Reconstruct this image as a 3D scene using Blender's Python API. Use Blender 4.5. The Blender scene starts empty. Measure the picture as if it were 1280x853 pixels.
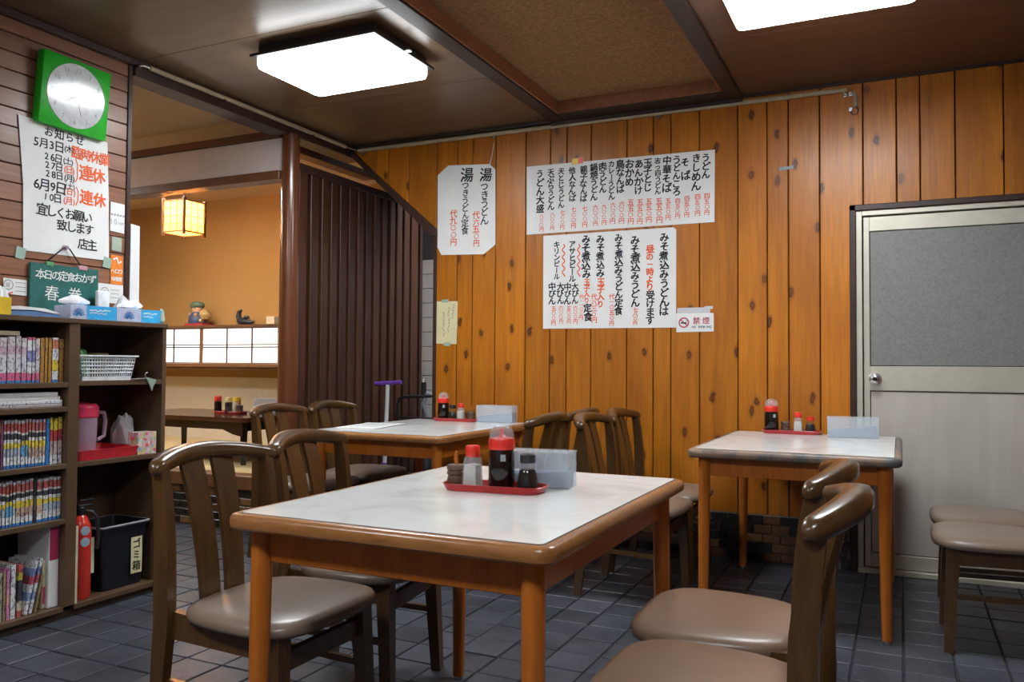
import bpy, bmesh, math, random
from mathutils import Vector, Matrix
random.seed(7)
S = bpy.context.scene
C = S.collection
R = math.radians
# ------------------------------------------------------------------ camera
F_PX, YAW, PIT, ROL, CAM_H = 1027.23, 0.441306, 0.0285524, 0.0063874, 1.03952
_fw = Vector((-math.sin(YAW)*math.cos(PIT), math.cos(YAW)*math.cos(PIT), math.sin(PIT)))
_r = Vector((math.cos(YAW), math.sin(YAW), 0)); _u = _r.cross(_fw)
RT = _r*math.cos(ROL) + _u*math.sin(ROL); UP = _u*math.cos(ROL) - _r*math.sin(ROL)
CAM = Vector((0, 0, CAM_H))
cd = bpy.data.cameras.new('camera'); cam = bpy.data.objects.new('camera', cd); C.objects.link(cam)
cd.sensor_width = 36; cd.lens = F_PX/1280*36; cd.clip_start = .02
M = Matrix.Identity(4)
for i in range(3):
    M[i][0] = RT[i]; M[i][1] = UP[i]; M[i][2] = -_fw[i]; M[i][3] = CAM[i]
cam.matrix_world = M
S.camera = cam
# ------------------------------------------------------------------ world, exposure
w = bpy.data.worlds.new('sky'); S.world = w; w.use_nodes = True
bg = w.node_tree.nodes['Background']
bg.inputs[0].default_value = (.66, .82, 1, 1); bg.inputs[1].default_value = .1
LAMP_E = 9.0
S.view_settings.view_transform = 'Standard'; S.view_settings.look = 'None'
S.view_settings.gamma = 1; S.view_settings.use_curve_mapping = False
S.view_settings.exposure = 2.1

# a photo pixel gives a direction; the distance comes from the plane the thing touches
def ray(x, y): return _fw + RT*((x-640)/F_PX) + UP*((426.5-y)/F_PX)
def atx(x, y, X): d = ray(x, y); return CAM + d*(X/d.x)
def aty(x, y, Y): d = ray(x, y); return CAM + d*(Y/d.y)
def atz(x, y, Z): d = ray(x, y); return CAM + d*((Z-CAM_H)/d.z)

# ------------------------------------------------------------------ materials
def lin(c):
    if isinstance(c, str):
        c = c.lstrip('#'); c = [int(c[i:i+2], 16)/255 for i in (0, 2, 4)]
        c = [v/12.92 if v <= .04045 else ((v+.055)/1.055)**2.4 for v in c]
    return (c[0], c[1], c[2], 1)
MATS = {}
class N:
    def __init__(s, name):
        s.m = bpy.data.materials.new(name); s.m.use_nodes = True; s.t = s.m.node_tree
        s.p = s.t.nodes['Principled BSDF']; s.out = s.t.nodes['Material Output']
    def n(s, typ, **kw):
        nd = s.t.nodes.new(typ)
        for k, v in kw.items():
            if k.startswith('i_'): nd.inputs[k[2:].replace('_', ' ')].default_value = v
            elif k.startswith('n_'): nd.inputs[int(k[2:])].default_value = v
            else: setattr(nd, k, v)
        return nd
    def l(s, a, b): s.t.links.new(a, b)
    def ramp(s, fac, stops, interp='LINEAR'):
        r = s.n('ShaderNodeValToRGB'); r.color_ramp.interpolation = interp
        el = r.color_ramp.elements
        while len(el) < len(stops): el.new(.5)
        for e, (p, c) in zip(el, stops): e.position = p; e.color = lin(c)
        s.l(fac, r.inputs[0]); return r.outputs[0]
    def mix(s, fac, a, b, mode='MIX'):
        m = s.n('ShaderNodeMix', data_type='RGBA', blend_type=mode)
        for v, k in ((fac, 0), (a, 6), (b, 7)):
            if hasattr(v, 'is_linked') or hasattr(v, 'links'): s.l(v, m.inputs[k])
            else: m.inputs[k].default_value = v if k == 0 else lin(v)
        return m.outputs[2]
    def bump(s, h, st=.2, d=.01):
        b = s.n('ShaderNodeBump'); b.inputs['Strength'].default_value = st; b.inputs['Distance'].default_value = d
        s.l(h, b.inputs['Height']); s.l(b.outputs[0], s.p.inputs['Normal'])
    def coords(s, scale=(1, 1, 1), rnd=0., kind='Object'):
        tc = s.n('ShaderNodeTexCoord'); v = tc.outputs[kind]
        if rnd:
            oi = s.n('ShaderNodeObjectInfo'); mu = s.n('ShaderNodeMath', operation='MULTIPLY'); mu.inputs[1].default_value = rnd
            s.l(oi.outputs['Random'], mu.inputs[0])
            va = s.n('ShaderNodeVectorMath', operation='ADD'); s.l(v, va.inputs[0]); s.l(mu.outputs[0], va.inputs[1]); v = va.outputs[0]
        mp = s.n('ShaderNodeMapping'); mp.inputs['Scale'].default_value = scale; s.l(v, mp.inputs[0])
        return mp.outputs[0]
    def noise(s, vec, scale=5, detail=4, dist=0., rough=.55):
        n = s.n('ShaderNodeTexNoise'); n.inputs['Scale'].default_value = scale; n.inputs['Detail'].default_value = detail
        n.inputs['Distortion'].default_value = dist; n.inputs['Roughness'].default_value = rough
        s.l(vec, n.inputs['Vector']); return n.outputs['Fac']
    def vary(s, col, amount=.25):
        oi = s.n('ShaderNodeObjectInfo'); mr = s.n('ShaderNodeMapRange'); mr.inputs['To Min'].default_value = 1-amount; mr.inputs['To Max'].default_value = 1+amount
        s.l(oi.outputs['Random'], mr.inputs['Value'])
        h = s.n('ShaderNodeHueSaturation'); s.l(mr.outputs[0], h.inputs['Value']); s.l(col, h.inputs['Color']); return h.outputs[0]
    def done(s, col=None, rough=.5, spec=.5, coat=0):
        if col is not None:
            if hasattr(col, 'links'): s.l(col, s.p.inputs['Base Color'])
            else: s.p.inputs['Base Color'].default_value = lin(col)
        s.p.inputs['Roughness'].default_value = rough; s.p.inputs['Specular IOR Level'].default_value = spec
        if coat: s.p.inputs['Coat Weight'].default_value = coat; s.p.inputs['Coat Roughness'].default_value = .18
        return s.m
def plain(name, col, rough=.5, spec=.5, metal=0, var=.12, scale=30, coat=0, bump=0):
    """one colour with a faint mottling"""
    if name in MATS: return MATS[name]
    n = N(name); c = lin(col)
    f = n.noise(n.coords((1, 1, 1), 7.), scale, 3)
    d = tuple(v*(1-var) for v in c[:3]); b = tuple(min(1, v*(1+var)) for v in c[:3])
    col = n.ramp(f, [(.3, d), (.7, b)])
    if bump: n.bump(f, bump, .002)
    m = n.done(col, rough, spec, coat); n.p.inputs['Metallic'].default_value = metal
    MATS[name] = m; return m
def wood(name, dark, light, grain=(1, 1, .07), scale=22, rough=.35, var=.12, knots=False, coat=0, wear=None):
    n = N(name); v = n.coords(grain, 13.)
    f = n.noise(v, scale, 5, .8); f2 = n.noise(v, scale*5, 3, .2)
    col = n.ramp(f, [(.28, dark), (.72, light)])
    col = n.mix(.35, col, n.ramp(f2, [(.35, dark), (.65, light)]), 'MIX')
    if knots:
        kv = n.coords(tuple(g*k for g, k in zip((1, 1, 1), (7.0, 7.0, 3.6))), 31.)
        sx_ = n.n('ShaderNodeSeparateXYZ'); cx_ = n.n('ShaderNodeCombineXYZ'); n.l(kv, sx_.inputs[0]); n.l(sx_.outputs[0], cx_.inputs[0]); n.l(sx_.outputs[2], cx_.inputs[1])
        wob = n.noise(n.coords((1, 1, 1), 9.), 24, 2); wm = n.n('ShaderNodeVectorMath', operation='MULTIPLY_ADD'); wm.inputs[1].default_value = (.16, .16, 0)
        n.l(wob, wm.inputs[0]); n.l(cx_.outputs[0], wm.inputs[2])
        vo = n.n('ShaderNodeTexVoronoi', voronoi_dimensions='2D', i_Scale=1.0); n.l(wm.outputs[0], vo.inputs['Vector'])
        mk = n.ramp(vo.outputs['Distance'], [(.03, (.8, .8, .8)), (.075, (1, 1, 1)), (.095, (.35, .35, .35)), (.17, (.0, .0, .0))])
        gate = n.n('ShaderNodeMath', operation='GREATER_THAN'); gate.inputs[1].default_value = .5
        sp = n.n('ShaderNodeSeparateColor'); n.l(vo.outputs['Color'], sp.inputs[0]); n.l(sp.outputs[0], gate.inputs[0])
        mm = n.n('ShaderNodeMath', operation='MULTIPLY'); n.l(mk, mm.inputs[0]); n.l(gate.outputs[0], mm.inputs[1])
        col = n.mix(mm.outputs[0], col, (.055, .016, .006))
        big = n.noise(n.coords((1, 1, .5), 5.), 3.2, 2)
        col = n.mix(n.ramp(big, [(.4, (0, 0, 0)), (.75, (.45, .45, .45))]), col, (.27, .070, .010))
    if wear:
        wf = n.noise(n.coords((1, 1, 1), 3.), 7, 4)
        col = n.mix(n.ramp(wf, [(.42, (0, 0, 0)), (.56, (1, 1, 1))]), col, wear)
    n.bump(f2, .05, .002)
    col = n.vary(col, var)
    MATS[name] = n.done(col, rough, .4, coat); return MATS[name]
def emit(name, col, st):
    n = N(name); n.p.inputs['Base Color'].default_value = (.85, .85, .85, 1)
    n.p.inputs['Emission Color'].default_value = lin(col); n.p.inputs['Emission Strength'].default_value = st
    n.p.inputs['Roughness'].default_value = .4; MATS[name] = n.m; return n.m
def clear(name, col=(1, 1, 1), opacity=.25, rough=.05, body=None):
    """thin clear or cloudy plastic or glass: part see-through, part glossy surface"""
    n = N(name); tr = n.n('ShaderNodeBsdfTransparent'); tr.inputs[0].default_value = lin(col)
    mx = n.n('ShaderNodeMixShader'); mx.inputs[0].default_value = opacity
    n.done(body or col, rough); n.l(tr.outputs[0], mx.inputs[1]); n.l(n.p.outputs[0], mx.inputs[2]); n.l(mx.outputs[0], n.out.inputs[0])
    MATS[name] = n.m; return n.m
def banded(name, stops, speck=.25, rough=.45, axis=2, mark=(.04, .04, .06)):
    """printed book spine: flat printed bands along the height with lettering-like specks"""
    n = N(name); tc = n.n('ShaderNodeTexCoord'); sp = n.n('ShaderNodeSeparateXYZ'); n.l(tc.outputs['Generated'], sp.inputs[0])
    col = n.ramp(sp.outputs[axis], stops, 'CONSTANT')
    v = n.coords((1, 1.6, .8), 23.); f = n.noise(v, 95, 2)
    col = n.mix(n.ramp(f, [(.62-speck*.3, (0, 0, 0)), (.66-speck*.3, (.75, .75, .75))]), col, mark)
    MATS[name] = n.done(col, rough); return n.m

M_plank = wood('varnished_pine', (.34, .105, .005), (.60, .205, .012), (1, 1, .06), 16, .36, .16, knots=True, coat=.05)
M_board = wood('reddish_siding', (.16, .066, .038), (.32, .140, .078), (1, .06, 1), 18, .38, .15, coat=.1)
M_chair = wood('chair_lacquer', (.050, .023, .007), (.108, .052, .016), (1, 1, .12), 26, .30, .12, coat=.5)
M_table = wood('table_beech', (.36, .095, .010), (.55, .165, .020), (1, 1, .1), 20, .3, .06, coat=.25)
M_rim = wood('worn_table_rim', (.22, .085, .022), (.38, .165, .055), (.3, .3, 1), 24, .3, .05, coat=.25)
M_rim2 = wood('grey_worn_table_rim', (.05, .05, .052), (.16, .16, .16), (.4, .4, 1), 24, .4, .05, wear=(.26, .17, .12))
M_shelf = wood('dark_shelf_veneer', (.040, .021, .012), (.075, .042, .024), (1, .1, .1), 25, .45, .05)
M_shelfedge = wood('shelf_edge', (.075, .042, .022), (.12, .07, .038), (1, .1, .3), 25, .45, .05)
M_beam = wood('dark_beam', (.018, .011, .009), (.04, .024, .018), (1, .1, 1), 25, .45, .1)
M_trimdark = wood('dark_trim', (.03, .014, .011), (.06, .028, .02), (1, 1, .2), 25, .4, .1)
M_coffer = wood('coffer_trim', (.20, .075, .03), (.33, .13, .055), (1, .2, 1), 30, .55, .08)
M_ply = wood('ceiling_plywood', (.12, .070, .036), (.19, .115, .064), (.12, 1, 1), 12, .33, .06)
M_ply2 = wood('ceiling_plywood_red', (.09, .042, .024), (.15, .075, .044), (.12, 1, 1), 12, .36, .06)
M_cork = plain('cork_board', (.32, .18, .075), .8, .2, var=.3, scale=70, bump=.1)
M_slat = wood('slat_wood', (.036, .013, .007), (.095, .036, .019), (1, 1, .08), 26, .42, .18)
M_black = plain('black_recess', (.010, .008, .007), .8, .2)
M_post = wood('polished_post', (.10, .030, .012), (.19, .060, .024), (1, 1, .06), 16, .22, .05, coat=.5)
M_kamoi = wood('brown_lintel', (.11, .045, .02), (.20, .085, .04), (.1, 1, 1), 20, .4, .1)
M_beige = plain('sand_plaster', (.42, .235, .075), .9, .2, var=.06, scale=160, bump=.05)
M_beigec = plain('beige_ceiling', (.60, .48, .31), .8, .25, var=.06, scale=40)
M_white = plain('pale_plaster', (.74, .68, .70), .7, .3, var=.05, scale=12)
M_tatami = wood('tatami_straw', (.50, .37, .17), (.66, .52, .28), (.05, 1, 1), 60, .8, .05)
M_tilefl = None
def floor_mat():
    n = N('slate_tile'); v = n.coords((1, 1, 1), 17.)
    f = n.noise(v, 9, 5, .3); f2 = n.noise(v, 60, 3)
    col = n.ramp(f, [(.25, (.028, .032, .043)), (.75, (.066, .073, .092))])
    n.bump(n.mix(.35, n.ramp(f, [(0, (0, 0, 0)), (1, (1, 1, 1))]), f2), .16, .01)
    rr = n.n('ShaderNodeMapRange'); rr.inputs['To Min'].default_value = .32; rr.inputs['To Max'].default_value = .55; n.l(f2, rr.inputs['Value'])
    col = n.vary(col, .22); m = n.done(col, .4); n.l(rr.outputs[0], n.p.inputs['Roughness']); return m
M_tilefl = floor_mat()
M_grout = plain('dark_grout', (.030, .030, .032), .8, .3, var=.3)
M_groutw = plain('light_grout', (.22, .20, .17), .85, .2, var=.2)
M_brick = [plain('brick_black', (.018, .016, .015), .25, .5, var=.3), plain('brick_brown', (.12, .055, .024), .3, .5, var=.25),
           plain('brick_ochre', (.21, .115, .045), .3, .5, var=.25)]
M_gtile = plain('grey_glazed_tile', (.30, .33, .36), .2, .5, var=.06)
def laminate_mat():
    n = N('marbled_laminate'); v = n.coords((1, 1, 1), 11.)
    f = n.noise(v, 5, 5, 1.2)
    n.done(n.ramp(f, [(.25, (.66, .655, .63)), (.5, (.80, .81, .80)), (.8, (.84, .86, .86))]), .12, .5); return n.m
M_lam = laminate_mat()
M_seam = plain('dark_seam', (.05, .045, .04), .5)
M_vinyl = plain('taupe_vinyl', (.21, .152, .115), .36, .5, var=.07, scale=9, coat=.15, bump=.04)
M_vinyl2 = plain('brown_vinyl', (.235, .145, .098), .36, .5, var=.07, scale=9, coat=.1, bump=.04)
M_metal = plain('steel', (.55, .55, .56), .25, .5, 1., var=.05)
M_alu = plain('anodised_aluminium', (.60, .56, .47), .38, .5, .35, var=.05, scale=14)
def alupanel():
    n = N('dented_aluminium_panel'); v = n.coords((1, 1, .5), 3.)
    f = n.noise(v, 2.2, 3); f2 = n.noise(n.coords((1, 1, .12)), 16, 3)
    col = n.ramp(f, [(.3, (.56, .51, .45)), (.7, (.70, .65, .59))])
    col = n.mix(.3, col, n.ramp(f2, [(.35, (.52, .47, .40)), (.65, (.70, .65, .59))]))
    n.bump(f, .35, .02); n.done(col, .42); n.p.inputs['Metallic'].default_value = .25; return n.m
M_alup = alupanel()
def frosted():
    n = N('patterned_frosted_glass'); v = n.coords((1, 1, 1))
    a = n.n('ShaderNodeTexChecker'); a.inputs['Scale'].default_value = 85; n.l(v, a.inputs['Vector'])
    f = n.noise(v, 70, 2); h = n.mix(.5, a.outputs[1], f)
    col = n.ramp(f, [(.3, (.19, .19, .18)), (.7, (.245, .245, .23))])
    n.bump(h, .35, .004); n.done(col, .33, .6); return n.m
M_frost = frosted()
M_paper = plain('white_paper', (.78, .78, .77), .8, .2, var=.03, scale=6)
M_papery = plain('yellow_paper', (.66, .60, .36), .8, .2, var=.05, scale=10)
M_ink = plain('black_ink', (.012, .012, .016), .6, .3)
M_red = plain('vermilion_ink', (.80, .115, .022), .6, .3)
M_chalk = plain('chalk', (.78, .80, .78), .9, .1)
M_lamp = emit('lamp_diffuser_glow', (.93, .98, 1), LAMP_E)
M_skirt = emit('lamp_skirt_glow', (.93, .98, 1), LAMP_E*.36)
M_lampb = plain('lamp_dark_frame', (.03, .025, .024), .4)
M_pipe = plain('beige_conduit', (.42, .34, .22), .5)
M_soy = plain('soy_sauce', (.010, .006, .005), .1, .6)
M_redcap = plain('red_plastic', (.72, .035, .022), .3, .5)
M_yelcap = plain('yellow_plastic', (.75, .50, .03), .35, .5)
M_blkcap = plain('black_plastic', (.018, .018, .02), .35, .5)
M_tray = plain('red_tray_plastic', (.42, .022, .022), .3, .5)
M_clear = clear('clear_plastic', (.96, .97, .98), .22, .08, (.75, .79, .83))
M_glass = clear('clear_glass', (.97, .97, .97), .12, .03, (.12, .12, .12))
M_cloud = clear('cloudy_plastic', (.96, .975, .985), .26, .3, (.76, .81, .87))
M_salt = plain('white_seasoning', (.55, .52, .46), .7)
M_pot = plain('brown_spice_pot', (.11, .065, .042), .45, var=.2)
M_napkin = plain('blue_napkins', (.19, .25, .34), .7)
M_green = plain('green_clock_plastic', (.015, .42, .02), .3, .5)
M_dial = plain('clock_dial', (.82, .84, .86), .12, .6, coat=.6)
M_board2 = plain('green_chalkboard', (.010, .12, .105), .5, var=.2)
M_cyan = plain('cyan_card', (.035, .40, .78), .4)
M_pblue = plain('pale_blue_card', (.45, .50, .66), .45)
M_tissue = plain('white_tissue', (.80, .80, .82), .9, .2)
M_bag = clear('white_plastic_bag', (.95, .95, .97), .75, .3, (.72, .72, .76))
M_orange = plain('orange_sticker', (.80, .22, .02), .5)
M_basket = plain('white_basket_plastic', (.72, .76, .80), .4)
M_pink = plain('pink_lid_plastic', (.72, .045, .12), .35)
M_pinkt = clear('pink_cloudy_plastic', (.93, .84, .90), .5, .35, (.55, .40, .50))
M_rtray = plain('bright_red_tray', (.70, .035, .05), .35)
M_ext = plain('extinguisher_red', (.62, .035, .02), .25, .5, coat=.3)
M_cream = plain('cream_card', (.62, .55, .38), .7)
M_navy = plain('dark_bin_plastic', (.007, .008, .013), .4)
M_lacq = plain('dark_lacquer', (.012, .008, .007), .15, .5, coat=.4)
M_lacqt = wood('lacquered_tabletop', (.05, .018, .010), (.10, .036, .018), (.1, 1, 1), 18, .2, .05, coat=.5)
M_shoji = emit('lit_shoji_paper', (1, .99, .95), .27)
M_bambo = wood('shoji_frame_wood', (.16, .07, .028), (.26, .12, .05), (.1, 1, .1), 20, .45, .08)
def lantern_mat():
    n = N('lantern_paper'); n.done((.85, .62, .32), .7)
    t = n.n('ShaderNodeBsdfTranslucent'); t.inputs[0].default_value = (.95, .70, .36, 1)
    mx = n.n('ShaderNodeMixShader'); mx.inputs[0].default_value = .75
    n.l(n.p.outputs[0], mx.inputs[1]); n.l(t.outputs[0], mx.inputs[2]); n.l(mx.outputs[0], n.out.inputs[0]); return n.m
M_lant = lantern_mat()
M_purple = plain('purple_grip', (.16, .05, .36), .5)
M_grey = plain('grey_plastic', (.30, .31, .33), .5)
M_tape = clear('green_masking_tape', (.7, .9, .8), .6, .5, (.5, .66, .56))

# ------------------------------------------------------------------ mesh helpers
class B:
    """collects shapes in one bmesh"""
    def __init__(s): s.b = bmesh.new()
    def box(s, x0, x1, y0, y1, z0, z1, bev=0, seg=1, mtx=None):
        r = bmesh.ops.create_cube(s.b, size=1); vs = r['verts']
        for v in vs: v.co = Vector((x0+(v.co.x+.5)*(x1-x0), y0+(v.co.y+.5)*(y1-y0), z0+(v.co.z+.5)*(z1-z0)))
        if bev:
            es = list({e for v in vs for e in v.link_edges})
            g = bmesh.ops.bevel(s.b, geom=es, offset=bev, segments=seg, affect='EDGES', profile=.5)
            vs = list({v for f in g['faces'] for v in f.verts} | {v for v in vs if v.is_valid})
        if mtx is not None:
            for v in vs: v.co = mtx @ v.co
        return s
    def loft(s, rings, cap=True, closed=True):
        prev = None; first = None
        for ring in rings:
            cur = [s.b.verts.new(p) for p in ring]
            if prev:
                n = len(cur)
                for i in range(n if closed else n-1):
                    j = (i+1) % n; s.b.faces.new((prev[i], prev[j], cur[j], cur[i]))
            else: first = cur
            prev = cur
        if cap: s.b.faces.new(first[::-1]); s.b.faces.new(prev)
        return s
    def lathe(s, prof, c=(0, 0, 0), seg=24, sq=0):
        rings = []
        for r, z in prof:
            ring = []
            for i in range(seg):
                a = 2*math.pi*i/seg; ca, sa = math.cos(a), math.sin(a)
                if sq:
                    k = (abs(ca)**sq+abs(sa)**sq)**(-1/sq); ca *= k; sa *= k
                ring.append((c[0]+r*ca, c[1]+r*sa, c[2]+z))
            rings.append(ring)
        return s.loft(rings)
    def tube(s, pts, rad, seg=8, flat=1.0):
        pts = [Vector(p) for p in pts]; rad = rad if isinstance(rad, (list, tuple)) else [rad]*len(pts)
        rings = []; side = None
        for i, p in enumerate(pts):
            t = (pts[min(i+1, len(pts)-1)]-pts[max(i-1, 0)]).normalized()
            if side is None: side = t.cross(Vector((0, 0, 1)) if abs(t.z) < .9 else Vector((1, 0, 0))).normalized()
            side = (side - t*side.dot(t)).normalized(); up = t.cross(side)
            rings.append([p+(side*math.cos(2*math.pi*k/seg)+up*math.sin(2*math.pi*k/seg)*flat)*rad[i] for k in range(seg)])
        return s.loft(rings)
    def prism(s, poly, axis, a, b):
        """poly: 2-D points in the plane across axis ('x': y,z  'y': x,z  'z': x,y), from a to b"""
        def co(p, t): return {'x': (t, p[0], p[1]), 'y': (p[0], t, p[1]), 'z': (p[0], p[1], t)}[axis]
        return s.loft([[co(p, a) for p in poly], [co(p, b) for p in poly]])
    def bevel(s, off, seg=2, ang=40):
        es = [e for e in s.b.edges if len(e.link_faces) == 2 and e.calc_face_angle(0) > R(ang)]
        bmesh.ops.bevel(s.b, geom=es, offset=off, segments=seg, affect='EDGES', profile=.5, clamp_overlap=True); return s
    def xf(s, mtx): bmesh.ops.transform(s.b, matrix=mtx, verts=s.b.verts); return s
    def mesh(s, name, mat, ang=35):
        bmesh.ops.recalc_face_normals(s.b, faces=s.b.faces)
        me = bpy.data.meshes.new(name); s.b.to_mesh(me); s.b.free()
        if mat: me.materials.append(mat)
        for p in me.polygons: p.use_smooth = True
        me.set_sharp_from_angle(angle=R(ang)); return me
def link(name, me, parent=None, loc=None, rz=0):
    o = bpy.data.objects.new(name, me); C.objects.link(o)
    if parent: o.parent = parent
    if loc is not None: o.location = loc
    if rz: o.rotation_euler = (0, 0, rz)
    return o
def obj(name, b, mat, parent=None, loc=None, rz=0, ang=35): return link(name, b.mesh(name, mat, ang), parent, loc, rz)
def tag(o, label, cat, group=None):
    o['label'] = label; o['category'] = cat
    if group: o['group'] = group
    return o
def thing(name, label, cat, loc=(0, 0, 0), rz=0, group=None):
    o = bpy.data.objects.new(name, None); C.objects.link(o); o.location = loc; o.rotation_euler = (0, 0, rz); o.empty_display_size = .1
    return tag(o, label, cat, group)
def struct(name, b=None, mat=None, label=None, cat=None):
    o = obj(name, b, mat) if b else bpy.data.objects.new(name, None)
    if not b: C.objects.link(o)
    o['kind'] = 'structure'
    if label: o['label'] = label
    if cat: o['category'] = cat
    return o
def dup(root, loc, rz, label, group=None):
    r = root.copy(); C.objects.link(r); r.location = loc; r.rotation_euler = (0, 0, rz); r['label'] = label
    if group: r['group'] = group
    for ch in list(root.children):
        c = ch.copy(); C.objects.link(c); c.parent = r
        for g in list(ch.children):
            d = g.copy(); C.objects.link(d); d.parent = c
    return r
def rrect(x0, x1, y0, y1, r, n=5):
    out = []
    for cx, cy, a0 in ((x1-r, y1-r, 0), (x0+r, y1-r, 90), (x0+r, y0+r, 180), (x1-r, y0+r, 270)):
        for i in range(n+1):
            a = R(a0+90*i/n); out.append((cx+r*math.cos(a), cy+r*math.sin(a)))
    return out
# lettering ----------------------------------------------------------
_gl = {}
_tcurve = bpy.data.curves.new('lettering_source', 'FONT'); _tcurve.size = 1; _tcurve.resolution_u = 2; _tcurve.align_x = 'CENTER'
_tobj = bpy.data.objects.new('lettering_source', _tcurve); C.objects.link(_tobj)
def glyph(ch, bold=.02):
    k = ch
    if k not in _gl:
        _tcurve.body = ch; bpy.context.view_layer.update()
        me = bpy.data.meshes.new_from_object(_tobj.evaluated_get(bpy.context.evaluated_depsgraph_get()))
        vs = [(v.co.x, v.co.y) for v in me.vertices]; fs = [tuple(p.vertices) for p in me.polygons]
        if vs and ord(ch[0]) > 0x2000:
            vs = [(x, y-.36) for x, y in vs]
        elif vs:
            vs = [(x, y-.35) for x, y in vs]
        _gl[k] = (vs, fs); bpy.data.meshes.remove(me)
    return _gl[k]
class Ink:
    """flat lettering in a u,v plane; origin o, right U, up V, lifted by n"""
    def __init__(s, o, U, V): s.o, s.U, s.V = Vector(o), Vector(U), Vector(V); s.N = s.U.cross(s.V); s.vs = []; s.fs = []
    def put(s, ch, u, v, size, rot=0, sx=1, bold=.02, jit=1):
        if ch == ' ': return
        vs, fs = glyph(ch)
        a = rot+R(random.uniform(-5, 5))*jit; ca, sa = math.cos(a), math.sin(a); k = size*(1+random.uniform(-.08, .08)*jit)
        b = bold*size*.7; lift = 0
        for dx, dy in ((-b, -b), (b, b), (-b, b), (b, -b)) if bold > .005 else ((0, 0),):   # brush weight
            base = len(s.vs); lift += .00012
            for x, y in vs:
                x, y = x*k*sx, y*k
                s.vs.append(s.o+s.N*lift+s.U*(u+dx+x*ca-y*sa)+s.V*(v+dy+x*sa+y*ca))
            s.fs += [tuple(i+base for i in f) for f in fs]
    def down(s, text, u, v, size, step=None, bold=.02, jit=1, sx=1.):
        step = step or size
        for ch in text:
            rot = -math.pi/2 if ch in 'ー〜' else 0
            s.put(ch, u+random.uniform(-.04, .04)*size*jit, v-step/2, size*(.8 if ch in '〇一' else 1), rot, sx, bold, jit); v -= step
        return v
    def line(s, text, u, v, size, step=None, bold=.02, jit=1, sx=1.):
        for ch in text:
            st = step or size*(.58 if ord(ch) < 0x2000 else .98)
            s.put(ch, u+st/2, v, size, 0, sx, bold, jit); u += st
        return u
    def stroke(s, pts, wd):
        P = [Vector((a, b)) for a, b in pts]; base = len(s.vs)
        for i, p in enumerate(P):
            t = (P[min(i+1, len(P)-1)]-P[max(i-1, 0)]).normalized(); nn = Vector((-t.y, t.x))*wd/2
            for q in (p+nn, p-nn): s.vs.append(s.o+s.U*q.x+s.V*q.y)
        for i in range(len(P)-1): s.fs.append((base+2*i, base+2*i+1, base+2*i+3, base+2*i+2))
    def ring(s, u, v, r, wd, n=32):
        s.stroke([(u+r*math.cos(2*math.pi*i/n), v+r*math.sin(2*math.pi*i/n)) for i in range(n+1)], wd)
    def fill(s, pts):
        base = len(s.vs); s.vs += [s.o+s.U*a+s.V*b for a, b in pts]; s.fs.append(tuple(range(base, base+len(pts))))
    def build(s, name, mat, parent):
        me = bpy.data.meshes.new(name); me.from_pydata([tuple(v) for v in s.vs], [], s.fs); me.materials.append(mat); me.update()
        o = link(name, me, parent); o['kind'] = 'stuff'; return o

# ================================================================== THE SETTING
YB = 4.555          # face of the plank wall
XL = -3.37          # face of the clock wall and the line of posts
CZ = 2.512          # ceiling
XR, YF = 1.75, -1.7 # unseen right wall and the wall behind the camera
# ---- floor: slate tiles
TP = .163
floor = struct('floor', B().box(-7.2, XR+.1, YF-.1, 6.0, -.08, -.006), M_grout, 'dark slate tile floor', 'floor')
tile_me = B().box(-TP/2+.004, TP/2-.004, -TP/2+.004, TP/2-.004, -.02, 0, .0022).mesh('tile', M_tilefl)
tiles = []
def seen(x, y):
    d = Vector((x, y, 0))-CAM; z = d.dot(_fw)
    if z < .3: return None
    px, py = 640+F_PX*d.dot(RT)/z, 426.5-F_PX*d.dot(UP)/z
    return z if -30 < px < 1310 and py < 880 else None
ix0, ix1 = int(-7.1/TP), int(XR/TP); iy0, iy1 = int((YF-3.3)/TP), int((5.9-3.3)/TP)
for ix in range(ix0, ix1+1):
    for iy in range(iy0, iy1+1):
        x = .004+TP*(ix+.5); y = 3.3+TP*(iy+.5)
        if x < XL and y > 3.93: continue
        if x < XL-.15 and y < 2.7: continue
        if y > YB+.1 and x > -2.6: continue
        tiles.append((seen(x, y) or 99+abs(x)+abs(y), x, y))
tiles.sort(); random.seed(3)
for z, x, y in tiles[:300]:
    o = link('tile', tile_me, floor, (x, y, random.uniform(-.0015, .001)))
    o.rotation_euler = (random.uniform(-.006, .006), random.uniform(-.006, .006), 0)
bb = B(); a = TP/2-.004
for z, x, y in tiles[300:]: bb.box(x-a, x+a, y-a, y+a, -.02, random.uniform(-.0015, .001))
o = obj('tile_field', bb, M_tilefl, floor); o['kind'] = 'stuff'
# ---- back wall: vertical planks with a brick foot, door opening, stair cut
DX0, DX1, DZ = -.231, .73, 1.868     # dark outer frame of the door
def diag(x): return 2.487-(x+3.369)*(.606/.668)
bk = B().box(-2.69, DX0, YB+.022, YB+.12, 0, CZ+.1).box(DX0, DX1, YB+.022, YB+.12, DZ, CZ+.1).box(DX1, XR, YB+.022, YB+.12, 0, CZ+.1)
bk.prism([(-3.369, 2.487), (-2.69, diag(-2.69)), (-2.69, CZ+.1), (-3.369, CZ+.1)], 'y', YB+.022, YB+.12)
wall_back = struct('wall_back', bk, M_black, 'varnished pine plank wall with dark knots and brick foot', 'wall')
seams = [-3.369, -3.283, -3.173, -3.07, -2.91, -2.694, -2.541, -2.431, -2.27, -2.065, -1.903, -1.796, -1.642, -1.423, -1.267, -1.165, -1.004,
         -.795, -.641, -.532, -.375, -.166, -.01, .097, .252, .458, .61, .75, .93, 1.08, 1.25, 1.42, 1.58, XR]
g = .0028; BR = .25
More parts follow.
